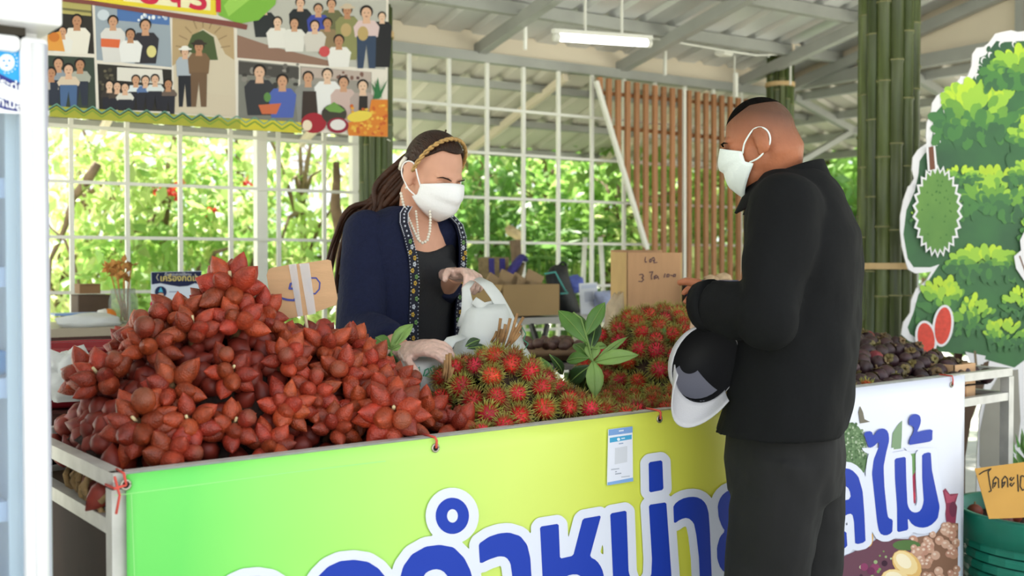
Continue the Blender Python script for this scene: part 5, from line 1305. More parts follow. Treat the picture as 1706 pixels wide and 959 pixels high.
pr.poly([(-40, -60), (362, -60), (360, 26), (150, 3), (-40, -18)], '#e6d23a', 6.5); pr.poly([(205, -60), (350, -60), (350, 18), (205, 2)], '#efe9c0', 6.8)
pr.poly([(97, -4), (150, 1), (398, 38), (412, 42), (410, 50), (390, 46), (150, 8), (97, 2)], '#7d4640', 6.7)
pr.poly([(362, -60), (470, -60), (458, 8), (430, 34), (398, 40), (364, 26)], '#7cb342', 6.6); pr.poly([(380, 28), (440, -20), (470, -60), (430, -60), (372, 10)], '#9acb5a', 6.9)
pr.build('border_print', po)
X_ = (wtp(350, 20) - wtp(250, 8)).normalized(); text_mesh('poster_lettering', 'ษตรา', flat('#cc2a4a'), wtp(226, 3, 12), X_, (UP - X_ * X_.z).normalized(), .155, po, .003)
for x, y in ((645, 232), (640, -20)):
    p = wtp(x, y); obj('tie', MB().tube([p, p + WU * .04 + WN * .05], .002, 5), m_white, po)

# ================================================================== glass-door cooler at the left edge
m_fr = mat('cooler_white', '#eeeef0', rough=.35); m_shelf = mat('cooler_shelf', '#cfd6ee', rough=.35); m_in = mat('cooler_inside', '#d9dde2', rough=.6)
YF = 1.70; fpx = lambda px, py, y=YF: PP(px, py, V((0, y, 0)), V((0, 1, 0)))
FX = fpx(86, 500).x; FX0 = FX - .62; FZ = 2.02
fr = thing('drinks_cooler', 'tall white glass-door drinks cooler at the left edge', 'cooler', (FX - .31, YF + .3, 0))
obj('side_panel', MB().box2((FX - .03, YF + .05, .05), (FX - .005, YF + .56, FZ)), m_fr, fr); obj('side_panel', MB().box2((FX0, YF + .05, .05), (FX0 + .03, YF + .56, FZ)), m_fr, fr)
obj('back_panel', MB().box2((FX0, YF + .53, .05), (FX - .005, YF + .56, FZ)), m_in, fr); obj('top_panel', MB().box2((FX0, YF + .05, FZ - .03), (FX - .005, YF + .56, FZ)), m_fr, fr)
obj('plinth', MB().box2((FX0, YF + .03, 0), (FX - .005, YF + .56, .1)), m_fr, fr)
zh = fpx(60, 46).z
hd = MB().box2((FX0 - .01, YF - .03, zh), (FX + .012, YF + .2, FZ)); o = obj('header', hd, m_fr, fr); bv = o.modifiers.new('b', 'BEVEL'); bv.width = .006; bv.segments = 3
obj('header_gap', MB().box2((FX0, YF + .012, zh - .012), (FX - .03, YF + .05, zh)), mat('dark_gap', '#3a352e', rough=.9), fr)
zt = zh - .014; w1 = fpx(40, 500).x
dr = obj('door', MB().box2((w1, YF, .12), (FX, YF + .045, zt)).box2((FX0, YF, .12), (FX0 + .06, YF + .045, zt)).box2((FX0 + .06, YF, zt - .024), (w1, YF + .045, zt)).box2((FX0 + .06, YF, .12), (w1, YF + .045, .2)), m_fr, fr); bv = dr.modifiers.new('b', 'BEVEL'); bv.width = .008; bv.segments = 3
obj('handle_ridge', MB().tube([V((w1 + .022, YF - .002, .13)), V((w1 + .022, YF - .002, zt - .01))], .010, 10), m_fr, dr, True)
obj('handle_ridge', MB().tube([V((FX - .012, YF + .002, .13)), V((FX - .012, YF + .002, zt - .01))], .010, 10), mat('cooler_grey', '#c3c4d2', rough=.4), dr, True)
obj('glass_pane', MB().box2((FX0 + .06, YF + .015, .2), (w1, YF + .022, zt - .024)), glass('cooler_glass', (.93, .96, .98), .9), dr)
for py in (313, 460, 644, 848, 1010):
    z = fpx(20, py, YF + .07).z; s_ = obj('shelf', MB().box2((FX0 + .035, YF + .075, z - .012), (FX - .035, YF + .5, z + .0)), m_shelf, fr); obj('shelf_edge', MB().box2((FX0 + .035, YF + .065, z - .016), (FX - .035, YF + .075, z + .014)), m_shelf, s_)
obj('inner_rail', MB().box2((w1 - .012, YF + .05, .2), (w1 + .01, YF + .06, zt)), m_fr, fr)
# promotional sticker on the glass
stp = lambda px, py, ly=0: fpx(px, py, YF + .0145 - .0004 * ly) 
pr = Print(stp)
pr.poly([(-160, 60), (37, 82), (37, 190), (-160, 180)], '#f2f5fb', 1); pr.poly([(-160, 60), (37, 82), (37, 140), (10, 128), (-20, 112), (-160, 80)], '#2f9fe0', 2)
pr.poly([(-60, 96), (-20, 112), (10, 128), (37, 140), (37, 152), (8, 142), (-22, 126), (-60, 108)], '#2c3480', 3); pr.poly([(-60, 148), (-20, 156), (10, 166), (37, 175), (37, 187), (8, 182), (-22, 172), (-60, 166)], '#2c3480', 3)
pr.ell(11, 104, 13.5, 14, '#f4f8fc', 4); pr.ell(11, 104, 11.5, 12, '#2f9fe0', 4.2)
pr.ell(11, 104, 10.8, 11.3, '#f4f8fc', 4.4)
for dx, dy, rx, ry in ((-4.5, -3, 2.6, 2), (4.5, -3, 2.6, 2), (0, 1, 1.4, 1.2), (0, 5.5, 3.6, 1.6)): pr.ell(11 + dx, 104 + dy, rx, ry, '#2f86c8', 4.8)
for k in range(11):
    a = math.radians(-100 + k * 20); pr.ell(11 + 18 * math.cos(a), 103 + 18.5 * math.sin(a), 1.3, 1.3, '#e8f3fb', 4.6, n=6)
pr.build('promo_sticker', fr, 'blue and white promotional sticker with a round emblem')
ux = V((1, 0, -.06)).normalized(); text_mesh('sticker_lettering', 'ประดู่แดง', flat('#f4f6fb'), stp(-12, 139, 6), V((1, 0, -.22)).normalized(), UP, .017, fr, .0004); text_mesh('sticker_lettering', 'รักไม่สูญเสีย', flat('#f4f6fb'), stp(-14, 172, 6), V((1, 0, -.16)).normalized(), UP, .0165, fr, .0004)
o = obj('blue_carton', MB().box2(fpx(-40, 628, YF + .12), fpx(15, 583, YF + .12) + V((0, .06, 0))), flat('#2f8ed0', .3)); p = fpx(0, 628, YF + .13)
bpy.data.objects.remove(o)
mbx = MB(); a, b = fpx(-30, 627, YF + .1), fpx(15, 583, YF + .1); mbx.box2(a, b + V((0, .06, 0))); o = obj('drink_carton', mbx, flat('#2f8ed0', .3), at=a); bv = o.modifiers.new('b', 'BEVEL'); bv.width = .008; bv.segments = 3; tag(o, 'bright blue carton standing on a shelf inside the cooler', 'carton')

# ================================================================== price card on a stick in the salak heap
DS = 2.38
m_card = mat('cardboard', '#cfa67e', rough=.8, var=.06, vscale=8, bump=.1, bscale=80, stretch=(1, 1, 8)); m_card2 = mat('cardboard_dull', '#9d8360', rough=.85, var=.08, vscale=6); m_tape = glass('clear_tape', (.97, .97, .98), .62, .15)
m_pen = mat('blue_pen', '#4a4f9a', rough=.6)
cn = P(500, 480, DS); nS = (-FH - RT * .05 + UP * .05).normalized(); sgp = lambda px, py, ly=0: PP(px, py, cn, nS) + nS * (.0006 * ly)
sg = thing('price_card', 'tan cardboard price card reading 50 taped to a stick', 'sign', P(515, 590, DS))
q = [(444, 458), (447, 449), (452, 446), (480, 441), (520, 436), (546, 432), (551, 434), (562, 497), (559, 508), (530, 518), (512, 524), (470, 533), (462, 531), (449, 486)]
obj('card', MB().prism([sgp(x, y) for x, y in q], -nS * .004), m_card, sg)
pr = Print(lambda x, y, l: sgp(x, y, l + 1)); sc_ = 130 / 733.; Cq = lambda pts: [(440 + x * sc_, 430 + y * sc_) for x, y in pts]
pr.line(Cq([(295, 225), (250, 240), (240, 285), (275, 285), (310, 320), (318, 355), (280, 395), (220, 390), (165, 375)]), 3.6, m_pen, 1); pr.line(Cq([(440, 185), (490, 185), (525, 230), (520, 290), (480, 335), (440, 325), (415, 280), (415, 220), (440, 185)]), 2.4, m_pen, 1); pr.build('writing', sg)
for pts in ([(232, 60), (305, 52), (368, 540), (318, 548)], [(332, 52), (425, 45), (490, 520), (415, 535)]):
    obj('tape', MB().prism([sgp(x, y, 3) for x, y in Cq(pts)], nS * .0003), m_tape, sg)
obj('stick', MB().tube([sgp(507, 520, -6), sgp(511, 545, -4), P(518, 588, DS + .0)], .0035, 6), mat('stick_wood', '#dcc9a4', rough=.7), sg, True)
obj('stick_end', MB().tube([P(518, 590, DS), P(506, 583, DS)], [.003, .002], 6), mat('stick_wood', '#dcc9a4', rough=.7), sg, True)

# ================================================================== back counter at the left: shelf, gel sign, jars, bag
def slab(name, label, cat, x0, x1, y, t0, t1, th, mt, legs=True, panel=None):
    a = PW(x0, y, t0); b = PW(x1, y, t0); z = (a.z + b.z) / 2; s0_, s1_ = (a - W0).dot(WU), (b - W0).dot(WU)
    t = thing(name, label, cat, Wp(s0_, t0, 0))
    c = Wp((s0_ + s1_) / 2, (t0 + t1) / 2, z - th / 2); R = Matrix((WU, WN, UP)).transposed()
    obj('top', MB().box(c, (s1_ - s0_, t1 - t0, th), R), mt, t)
    if legs:
        for s_ in (s0_ + .03, s1_ - .03):
            for t_ in (t0 + .03, t1 - .03): obj('leg', MB().bar(Wp(s_, t_, 0), Wp(s_, t_, z - th), .04, .04, WU), mt, t)
    if panel: obj('front_panel', MB().box(Wp((s0_ + s1_) / 2, t0 + .02, (z - th) / 2 + .02), (s1_ - s0_ - .02, .02, z - th - .04), R), panel, t)
    return z
m_dkw = mat('dark_wood', '#4a2a22', rough=.5, var=.2, vscale=6); m_ctop = mat('counter_top', '#a59a86', rough=.5)
zc = slab('back_counter', 'dark wooden counter against the grid behind the salak heap', 'counter', -60, 345, 546, -.72, -.2, .03, m_ctop, True, m_dkw)
def on(px, t): return PW(px, 440, t) * V((1, 1, 0)) if False else V((PW(px, 440, t).x, PW(px, 440, t).y, zc))
# gel sign
tg = -.62; gsp = lambda px, py, ly=0: PW(px, py, tg) - WN * (.0007 * ly)
gs = thing('gel_sign', 'white and navy hand-gel notice standing on the back counter', 'sign', gsp(295, 540))
qd = [(252, 453), (336, 451), (334, 545), (252, 545)]; obj('board', MB().prism([gsp(x, y) for x, y in qd], WN * .004), flat('#dbe4f2', .35), gs)
pr = Print(lambda x, y, l: gsp(x, y, l + 1)); kz = 270 / 1703.; G_ = lambda pts: [(80 + x * kz, 430 + y * kz) for x, y in pts]
pr.poly(G_([(1085, 148), (1612, 138), (1605, 275), (1540, 262), (1470, 290), (1380, 298), (1280, 282), (1180, 262), (1088, 275)]), '#1c2348', 1)
for cx, cy in ((1183, 355), (1183, 605)): pr.ell(80 + cx * kz, 430 + cy * kz, 62 * kz, 62 * kz, '#1d2a52', 1.5); pr.ell(80 + cx * kz, 430 + (cy + 28) * kz, 32 * kz, 20 * kz, '#d8a890', 2)
pr.poly(G_([(1183, 300), (1208, 355), (1158, 355)]), '#4fb8d8', 2.2); pr.ell(80 + 1100 * kz, 430 + 485 * kz, 30 * kz, 38 * kz, '#c9355f', 1.6)
for x0, x1, y in ((1270, 1370, 352), (1225, 1360, 468), (1230, 1350, 600)): pr.poly(G_([(x0, y - 6), (x1, y - 6), (x1, y + 6), (x0, y + 6)]), '#9aa5bd', 1.6)
for cx, sg_ in ((1140, 1), (1560, -1)): pr.line(G_([(cx + sg_ * 18, 165), (cx - sg_ * 2, 200), (cx + sg_ * 18, 235)]), 1.1, '#d8d2b8', 2, False)
pr.build('notice_print', gs)
Xg = WU; text_mesh('notice_lettering', 'เครื่องกดเจล', flat('#e8d27a'), gsp(266, 468, 3), Xg, UP, .033, gs, .0004); text_mesh('notice_lettering', 'ขั้นตอนการใช้งาน', flat('#e6e8ee'), gsp(274, 459, 3), Xg, UP, .015, gs)
# brown boxes, jar, bag on the counter
m_glassj = glass('jar_glass', (.85, .87, .85), .75, .05)
def wbox(name, label, px0, px1, y0, y1, t, dep, mt, cat='box', flaps=False):
    a = PW(px0, y1, t); b = PW(px1, y0, t); s0_, s1_ = (a - W0).dot(WU), (b - W0).dot(WU); R = Matrix((WU, WN, UP)).transposed()
    z0, z1 = a.z, b.z; th = .006; c = Wp((s0_ + s1_) / 2, t + dep / 2, z0); t_ = thing(name, label, cat, c); W_ = s1_ - s0_; H = z1 - z0
    obj('front_panel', MB().box(Wp((s0_ + s1_) / 2, t, (z0 + z1) / 2), (W_, th, H), R), mt, t_); obj('rear_panel', MB().box(Wp((s0_ + s1_) / 2, t + dep, (z0 + z1) / 2), (W_, th, H), R), mt, t_)
    for s_ in (s0_, s1_): obj('end_panel', MB().box(Wp(s_, t + dep / 2, (z0 + z1) / 2), (th, dep, H), R), mt, t_)
    obj('base_panel', MB().box(Wp((s0_ + s1_) / 2, t + dep / 2, z0 + th / 2), (W_, dep, th), R), mt, t_)
    if not flaps: obj('lid_panel', MB().box(Wp((s0_ + s1_) / 2, t + dep / 2, z1), (W_ + .006, dep + .006, th), R), mt, t_)
    return t_, s0_, s1_, z0, z1
wbox('storage_box', 'dull brown box on the back counter behind the jar', 132, 184, 492, 540, -.35, .14, mat('brown_box', '#5c4a3a', rough=.8, var=.15)); wbox('storage_box', 'small tan box lying on top of the dull brown box', 134, 166, 474, 489, -.33, .1, mat('tan_box', '#8a6a48', rough=.8, var=.15))
c = on(205, -.45); t = thing('glass_jar', 'clear glass jar with dried flowers on the back counter', 'jar', c)
obj('jar', MB().loft([[c + V((r * math.cos(a), r * math.sin(a), z)) for a in [2 * math.pi * k / 20 for k in range(20)]] for r, z in ((.05, .0), (.055, .02), (.055, .09), (.045, .12), (.046, .135))]), m_glassj, t, True)
rj = random.Random(4); m_dry = mat('dried_flower', '#c08a4a', rough=.9, var=.3, vscale=40)
for k in range(7):
    tip = c + V((rj.uniform(-.06, .05), rj.uniform(-.04, .04), rj.uniform(.17, .24))); st = obj('dried_stem', MB().tube([c + V((rj.uniform(-.02, .02), rj.uniform(-.02, .02), .01)), c * .5 + tip * .5, tip], .003, 5), m_dry, t)
    mb_ = MB()
    for j in range(10): leaf(mb_, tip, rj and rv().normalized(), rv().normalized(), .035, .022)
    obj('flower_head', mb_, m_dry, st)
c = on(180, -.5); t = thing('orange_ball', 'small white and orange ball-shaped container on the back counter', 'container', c)
obj('orange_half', MB().ell(c + UP * .032, (.03, .03, .028), None, 16, 10), flat('#dd7f2c', .4), t, True); obj('white_cap', MB().tube([c + UP * .032 - WU * .01, c + UP * .032 - WU * .035, c + UP * .028 - WU * .055], [.029, .023, .006], 14), flat('#f2efe8', .4), t, True)
def plastic_mat(name, col, tr=.35): return mat(name, col, rough=.25, bump=.8, bscale=18, trans=tr, var=.05)
m_plas = plastic_mat('white_plastic', '#eef1f1')
def lump(name, label, c, r, mt, R=None, amp=.25, sc=9, seed=1, cat='bag'):
    mbx = MB().ell(V((0, 0, 0)), (1, 1, 1), None, 26, 18); vs = []
    for v in mbx.v:
        k = 1 + amp * noise.noise(v * 1.6 + V((seed * 3.1, 0, 0))) + amp * .5 * noise.noise(v * 4 + V((seed, 2, 0))); q = V((v.x * r[0] * k, v.y * r[1] * k, v.z * r[2] * k)); q.z = max(q.z, -r[2] * .7); vs.append((R @ q if R is not None else q) + c)
    mbx.v = vs; o = obj(name, mbx, mt, at=c - UP * r[2] * .7, smooth=True); return tag(o, label, cat)
lump('plastic_packet', 'flat white plastic packet lying on the back counter edge', on(145, -.62) + UP * .02, (.12, .06, .03), m_plas, Matrix((WU, WN, UP)).transposed(), .2)
c = on(125, -.55); o = obj('blue_tray', MB().box(c + UP * .045, (.16, .1, .008), Matrix((WU, WN, UP)).transposed()), flat('#7d9ac9', .4), at=c); tag(o, 'thin blue tray behind the white packet on the counter', 'tray')
# red basin and crumpled bag behind the left end of the heap
c = P(138, 590, 2.62); bz = c.z - .12
st = thing('basin_stand', 'dark wooden stand carrying the red basin behind the heap', 'stand', (c.x, c.y, 0)); obj('top', MB().box((c.x, c.y, bz - .012), (.46, .3, .024)), m_dkw, st)
for dx in (-.2, .2):
    for dy in (-.12, .12): obj('leg', MB().box2((c.x + dx - .02, c.y + dy - .02, 0), (c.x + dx + .02, c.y + dy + .02, bz - .024)), m_dkw, st)
m_basin = mat('red_plastic', '#8e1f2a', rough=.3)
t = thing('red_basin', 'wide dark red plastic basin behind the left end of the salak heap', 'basin', (c.x, c.y, bz))
rings = [[V((c.x, c.y, bz)) + V((r * 1.0 * math.cos(a), r * .72 * math.sin(a), z)) for a in [2 * math.pi * k / 36 for k in range(36)]] for r, z in ((.12, 0), (.15, .01), (.185, .13), (.2, .135), (.2, .142), (.18, .14), (.145, .02), (.01, .018))]
obj('bowl', MB().loft(rings), m_basin, t, True); rm = MB().tube([V((c.x, c.y, bz)) + V((.2 * math.cos(a), .145 * math.sin(a), .14)) for a in [2 * math.pi * k / 36 for k in range(37)]], .006, 8); obj('rim', rm, m_basin, t, True)
lump('plastic_bag', 'crumpled white plastic bag hanging over the red basin', P(116, 632, 2.40), (.07, .05, .065), m_plas, None, .5, seed=4)

# ================================================================== behind the middle: box, woven bag, backpack, notices
zq = slab('back_table', 'grey table by the grid carrying boxes and bags', 'table', 800, 1090, 527, -.85, -.25, .03, mat('table_grey', '#a3a19b', rough=.5))
m_cb = mat('carton_brown', '#9c8158', rough=.85, var=.06, vscale=5)
t, a_, b_, z0, z1 = wbox('open_carton', 'open plain brown carton on the back table', 838, 931, 473, 527, -.84, .3, m_cb, flaps=True)
for k, s_ in enumerate((.1, .32, .55, .8)):
    p0 = Wp(a_ + (b_ - a_) * s_, -.7, z1 - .02); mbx = MB().bar(p0, p0 + UP * (.05 + .02 * (k % 2)) + WU * .03, .09, .012, WN); obj('inner_flap', mbx, m_card2, t)
obj('end_flap', MB().bar(Wp(a_, -.7, z1 - .01), Wp(a_ - .06, -.7, z1 - .09), .28, .005, WU), m_cb, t)
m_weave = mat('woven_tan', '#8d7a55', rough=.9, var=.25, vscale=60); m_purp = mat('woven_purple', '#3c357e', rough=.8, var=.2, vscale=60)
wp = lambda px, py, tt: PW(px, py, tt)
t = thing('woven_bag', 'tan woven bag with purple stripes slumped by the grid', 'bag', wp(835, 500, -.3))
ctn = [[wp(x, y, -.3) for x, y in ((797, 430), (846, 430), (846, 520), (797, 520))], [wp(x, y, -.16) for x, y in ((800, 428), (848, 428), (848, 515), (800, 515))]]
obj('bag_body', MB().loft(ctn), m_weave, t)
for x in (818, 836): obj('stripe', MB().prism([wp(x - 4, 430, -.303), wp(x + 5, 430, -.303), wp(x + 7, 500, -.303), wp(x - 2, 500, -.303)], -WN * .002), m_purp, t)
mbx = MB(); mbx.tube([wp(832, 466, -.34), wp(848, 458, -.35), wp(860, 440, -.35), wp(868, 428, -.34), wp(877, 434, -.33)], [.03, .038, .04, .03, .015], 12, flat=.5); obj('bag_flap', mbx, m_purp, t, True)
mbx = MB(); mbx.tube([wp(848, 472, -.33), wp(862, 455, -.32), wp(870, 438, -.31)], [.03, .035, .02], 10, flat=.5); obj('bag_fold', mbx, m_weave, t, True)
m_bp = mat('backpack_black', '#14161a', rough=.6, bump=.3, bscale=30); m_teal = flat('#5fb8b0')
t = thing('backpack', 'black backpack with teal piping beside the open carton', 'bag', wp(930, 525, -.55))
mbx = MB(); mbx.loft([[wp(xa + (xb - xa) * (.5 + .5 * math.cos(a)), y, -.5 + .075 * k_ * math.sin(a)) for a in [2 * math.pi * k / 20 for k in range(20)]] for y, xa, xb, k_ in ((441, 924, 940, .3), (446, 916, 946, .7), (460, 908, 948, 1), (480, 912, 954, 1.15), (500, 922, 962, 1.2), (520, 926, 968, 1.1), (530, 928, 966, .8))]); o = obj('pack_body', mbx, m_bp, t, True)
mbx = MB(); mbx.tube([wp(907, 456, -.585), wp(925, 453, -.59), wp(932, 466, -.60), wp(942, 484, -.60), wp(946, 488, -.6), (wp(934, 489, -.6))], .004, 6); obj('piping', mbx, m_teal, t, True)
mbx = MB(); mbx.tube([wp(930, 443, -.5), wp(937, 436, -.5), wp(943, 440, -.5), wp(944, 450, -.5)], .006, 6); obj('carry_loop', mbx, m_bp, t, True)
t = thing('notice_stand', 'white card stand on the back table left of the marked carton', 'sign', wp(980, 530, -.7)); nsp = lambda px, py, ly=0: PW(px, py, -.7) - WN * .0007 * ly
obj('panel', MB().prism([nsp(x, y) for x, y in ((965, 472), (995, 470), (997, 522), (968, 524))], WN * .004), flat('#d9dce2', .4), t); pr = Print(nsp); pr.poly([(973, 486), (988, 485), (989, 502), (974, 503)], '#b9bdc8', 1); pr.poly([(968, 475), (993, 473), (993, 479), (968, 481)], '#c2c9da', 1); pr.build('notice_print', t)
obj('strut', MB().bar(nsp(981, 500) + WN * .005, nsp(981, 526) + WN * .06, .03, .003, WU), flat('#d9dce2', .4), t)
lump('blue_bundle', 'blue and white cloth bundle behind the white card stand', wp(955, 476, -.45), (.07, .05, .05), mat('blue_cloth', '#5a68b8', rough=.8, var=.4, vscale=10), None, .3, seed=7, cat='cloth')
lump('plastic_packet', 'white and blue plastic packet left of the marked carton', wp(1012, 500, -.75), (.07, .05, .05), mat('packet_blue', '#aab4d8', rough=.3, var=.4, vscale=8), None, .3, seed=8)
lump('wrapped_bundle', 'beige wrapped bundle at the foot of the marked carton', P(1034, 540, 3.86), (.055, .05, .12), mat('beige_wrap', '#b9a68a', rough=.6, var=.3, vscale=12, bump=.6, bscale=30), None, .35, seed=9, cat='bundle')
lump('wood_log', 'pale cut wood piece wedged in the grid above the woven bag', wp(856, 388, .12), (.06, .04, .03), mat('pale_wood', '#c9b48c', rough=.9, var=.25, vscale=10), Matrix((WU, WN, UP)).transposed() @ Matrix.Rotation(.5, 3, 'Y'), .3, seed=3, cat='wood')
limb('wood_stake', 'short brown stake below the pale wood piece', [(858, 400), (860, 425), (861, 470), (861, 560)], 5.6, [.03, .028, .028, .03], cat='stake')
for x0, x1 in ((975, 970), (1000, 1006)): limb('white_pole', 'pale leaning pole outside the grid, ' + ('left' if x0 < 990 else 'right') + ' of the two', [(x0, 395), ((x0 + x1) / 2, 440), (x1, 520), (x1, 700)], 6.1, [.014, .014, .014, .014], m_white, 'pole')
# low rack with a bark tray, seen below the back table
D_t = 3.9
t = thing('bark_tray', 'round brown tray heaped with dark fruit on a low rack', 'tray', P(925, 590, D_t))
c = P(925, 578, D_t); obj('dish', MB().loft([[c + V((r * math.cos(a), r * math.sin(a), z)) for a in [2 * math.pi * k / 28 for k in range(28)]] for r, z in ((.1, -.04), (.14, 0), (.15, 0), (.14, -.02))]), mat('bark_brown', '#7d6248', rough=.8, var=.2), t, True)
rk = random.Random(6)
for k in range(26): a = rk.uniform(0, 6.28); r = .11 * math.sqrt(rk.random()); obj('tray_fruit', MB().ell(c + V((r * math.cos(a), r * math.sin(a), .004 + rk.uniform(0, .02))), (.02, .02, .018), None, 9, 6), mat('dark_fruit', '#5a4038', rough=.5, rand=.3), t, True)
t = thing('tray_rack', 'black metal folding rack under the bark tray', 'rack', P(905, 610, 3.95) * V((1, 1, 0)))
m_bk = mat('black_metal', '#1c1c1e', rough=.5); zr_ = c.z - .045
obj('shelf', MB().box(V((c.x, c.y, zr_ - .01)), (.5, .36, .015)), mat('rack_top', '#6f6a64', rough=.7), t)
for dx in (-.2, .2):
    for dy in (-.14, .14): obj('leg', MB().bar(V((c.x + dx, c.y + dy, 0)), V((c.x + dx, c.y + dy, zr_)), .02, .02, RT), m_bk, t)
obj('brace', MB().bar(P(885, 540, 4.1), P(905, 600, 4.05), .015, .015), m_bk, t); obj('brace', MB().bar(P(912, 540, 4.1), P(897, 600, 4.05), .015, .015), m_bk, t)

# ================================================================== marked carton behind the rear rambutans
DB = 3.78
bR = (RT * .985 + FH * .17).normalized(); bN = (FH * .985 - RT * .17).normalized()
b0 = PP(1044, 497, P(1044, 497, DB), bN); bxp = lambda px, py, ly=0: PP(px, py, P(1044, 497, DB), bN) - bN * .0007 * ly
bt = thing('marked_carton', 'tan cardboard carton with handwritten rambutan price', 'box', P(1085, 560, DB))
A0, A1 = bxp(1044, 422), bxp(1134, 419); zt_ = (A0.z + A1.z) / 2; zb_ = 1.02; wv = A1 - A0; wv.z = 0; A0 = V((A0.x, A0.y, 0)); dep = bN * .22 - bR * .0
m_cart = mat('carton_tan', '#b98f68', rough=.85, var=.06, vscale=6, stretch=(6, 6, 1)); m_cart2 = mat('carton_side', '#c2a06c', rough=.85, var=.1, vscale=6)
obj('front_panel', MB().prism([A0 + UP * zb_, A0 + wv + UP * zb_, A0 + wv + UP * zt_, A0 + UP * zt_], bN * .005), m_cart, bt)
sl = V((P(1018, 440, DB + .22).x, P(1018, 440, DB + .22).y, 0)) - A0
obj('side_panel', MB().prism([A0 + UP * zb_, A0 + sl + UP * zb_, A0 + sl + UP * (zt_ + .005), A0 + UP * zt_], bR * .005), m_cart2, bt)
obj('side_panel', MB().prism([A0 + wv + UP * zb_, A0 + wv + sl + UP * zb_, A0 + wv + sl + UP * zt_, A0 + wv + UP * zt_], bR * .005), m_cart2, bt)
obj('rear_panel', MB().prism([A0 + sl + UP * zb_, A0 + sl + wv + UP * zb_, A0 + sl + wv + UP * (zt_ + .012), A0 + sl + UP * (zt_ + .012)], bN * .005), m_cart, bt)
obj('base_panel', MB().prism([A0 + UP * zb_, A0 + wv + UP * zb_, A0 + wv + sl + UP * zb_, A0 + sl + UP * zb_], UP * .005), m_cart, bt)
pr = Print(lambda x, y, l: bxp(x, y, l + 2)); kb = 240 / 1705.; B_ = lambda pts: [(1000 + x * kb, 400 + y * kb) for x, y in pts]; ink = flat('#5e4448')
for st_ in ([(535, 200), (528, 235), (535, 262), (548, 255)], [(580, 235), (598, 222), (605, 245), (590, 262), (580, 245)], [(610, 215), (632, 203), (642, 228), (630, 245), (618, 232)], [(642, 228), (632, 268), (672, 262)],
            [(462, 408), (495, 400), (512, 425), (490, 445), (512, 465), (490, 490), (455, 485)], [(580, 378), (620, 372), (602, 420), (606, 462)], [(640, 460), (635, 430), (660, 412), (680, 430), (655, 450), (648, 432)], [(680, 430), (690, 458)],
            [(765, 395), (755, 438)], [(790, 405), (785, 435), (808, 432), (812, 402), (792, 402)], [(830, 412), (850, 418)], [(868, 405), (862, 430), (886, 428), (888, 402), (868, 402)]): pr.line(B_(st_), 1.5, ink, 1)
pr.build('writing', bt)
cs = thing('carton_stand', 'low grey stand behind the table under the marked carton', 'stand', A0); obj('top', MB().prism([A0 - bR * .05 + UP * (zb_ - .02), A0 + wv + bR * .45 + UP * (zb_ - .02), A0 + wv + bR * .45 + sl + UP * (zb_ - .02), A0 - bR * .05 + sl + UP * (zb_ - .02)], UP * .02), m_steel, cs)
for pt_ in (A0, A0 + wv + bR * .38, A0 + sl, A0 + sl + wv + bR * .38): obj('leg', MB().bar(pt_, pt_ + UP * (zb_ - .02), .03, .03, RT), m_steel, cs)
# navy crate and beige packets right of it
c = P(1181, 490, DB + .05); R = Matrix((bR, bN, UP)).transposed(); t = thing('navy_crate', 'navy blue crate beside the marked carton', 'crate', V((c.x, c.y, zb_)))
m_nv = mat('navy_plastic', '#1f2550', rough=.4); zc1 = P(1163, 466, DB + .05).z
for off, sz in ((-bN * .07, (.16, .006, zc1 - zb_)), (bN * .07, (.16, .006, zc1 - zb_)), (-bR * .08, (.006, .14, zc1 - zb_)), (bR * .08, (.006, .14, zc1 - zb_))): obj('crate_wall', MB().box(V((c.x, c.y, (zc1 + zb_) / 2)) + off, sz, R), m_nv, t)
obj('crate_base', MB().box(V((c.x, c.y, zb_ + .005)), (.16, .14, .008), R), m_nv, t); obj('crate_tag', MB().box(P(1150, 484, DB - .03), (.012, .002, .014), R), m_lw, t)
for k, (x, y, r_) in enumerate(((1192, 470, (.035, .03, .022)), (1205, 464, (.03, .028, .02)), (1212, 476, (.03, .03, .022)), (1184, 464, (.026, .026, .014)))): lump('beige_packet', 'small beige paper packet on the navy crate beside the jacket', P(x, y, DB + .02), r_, mat('beige_wrap2', '#c2a684', rough=.7, var=.2, vscale=20), None, .25, seed=20 + k, cat='packet')['group'] = 'beige packets by the crate'
mb_ = MB().box(P(1158, 541, 2.98), (.026, .012, .024), Matrix((RT, FH, UP)).transposed() @ Matrix.Rotation(.2, 3, 'Y')); tag(obj('paper_tag', mb_, flat('#d8b89a'), at=P(1158, 541, 2.98)), 'small pale paper tag among the rear rambutans', 'tag')

# ================================================================== carrier bags
m_bag = mat('carrier_plastic', '#f1f4f3', rough=.3, trans=.35, var=.04, vscale=6, bump=.6, bscale=14)
def cbag(label, D, outl, thick, handles, printer=None, hl=None):
    t = thing('carrier_bag', label, 'bag', P(outl[-1][0] / 2 + outl[-1][1] / 2, outl[-1][2], D)); rings = []
    for xa, xb, y, k in outl:
        c = P((xa + xb) / 2, y, D); hw = (xb - xa) / 2 * D / FPX; ring = []
        for j in range(36):
            a = 2 * math.pi * j / 36; w_ = 1 + .05 * math.sin(a * 9 + y * .2) + .04 * math.sin(a * 5 - y * .35); ring.append(c + RT * math.cos(a) * hw + FH * math.sin(a) * thick * k * w_)
        rings.append(ring)
    o = obj('bag_body', MB().loft(rings, cap=False), m_bag, t, True); s_ = o.modifiers.new('t', 'SOLIDIFY'); s_.thickness = .001
    for hp in handles:
        pts = [P(x, y, D + dd) for x, y, dd, r in hp]; obj('handle', MB().tube(pts, [r * D / FPX for _, _, _, r in hp], 12, flat=.25, ref=RT), m_bag, t, True)
    return t
DBG = 2.74
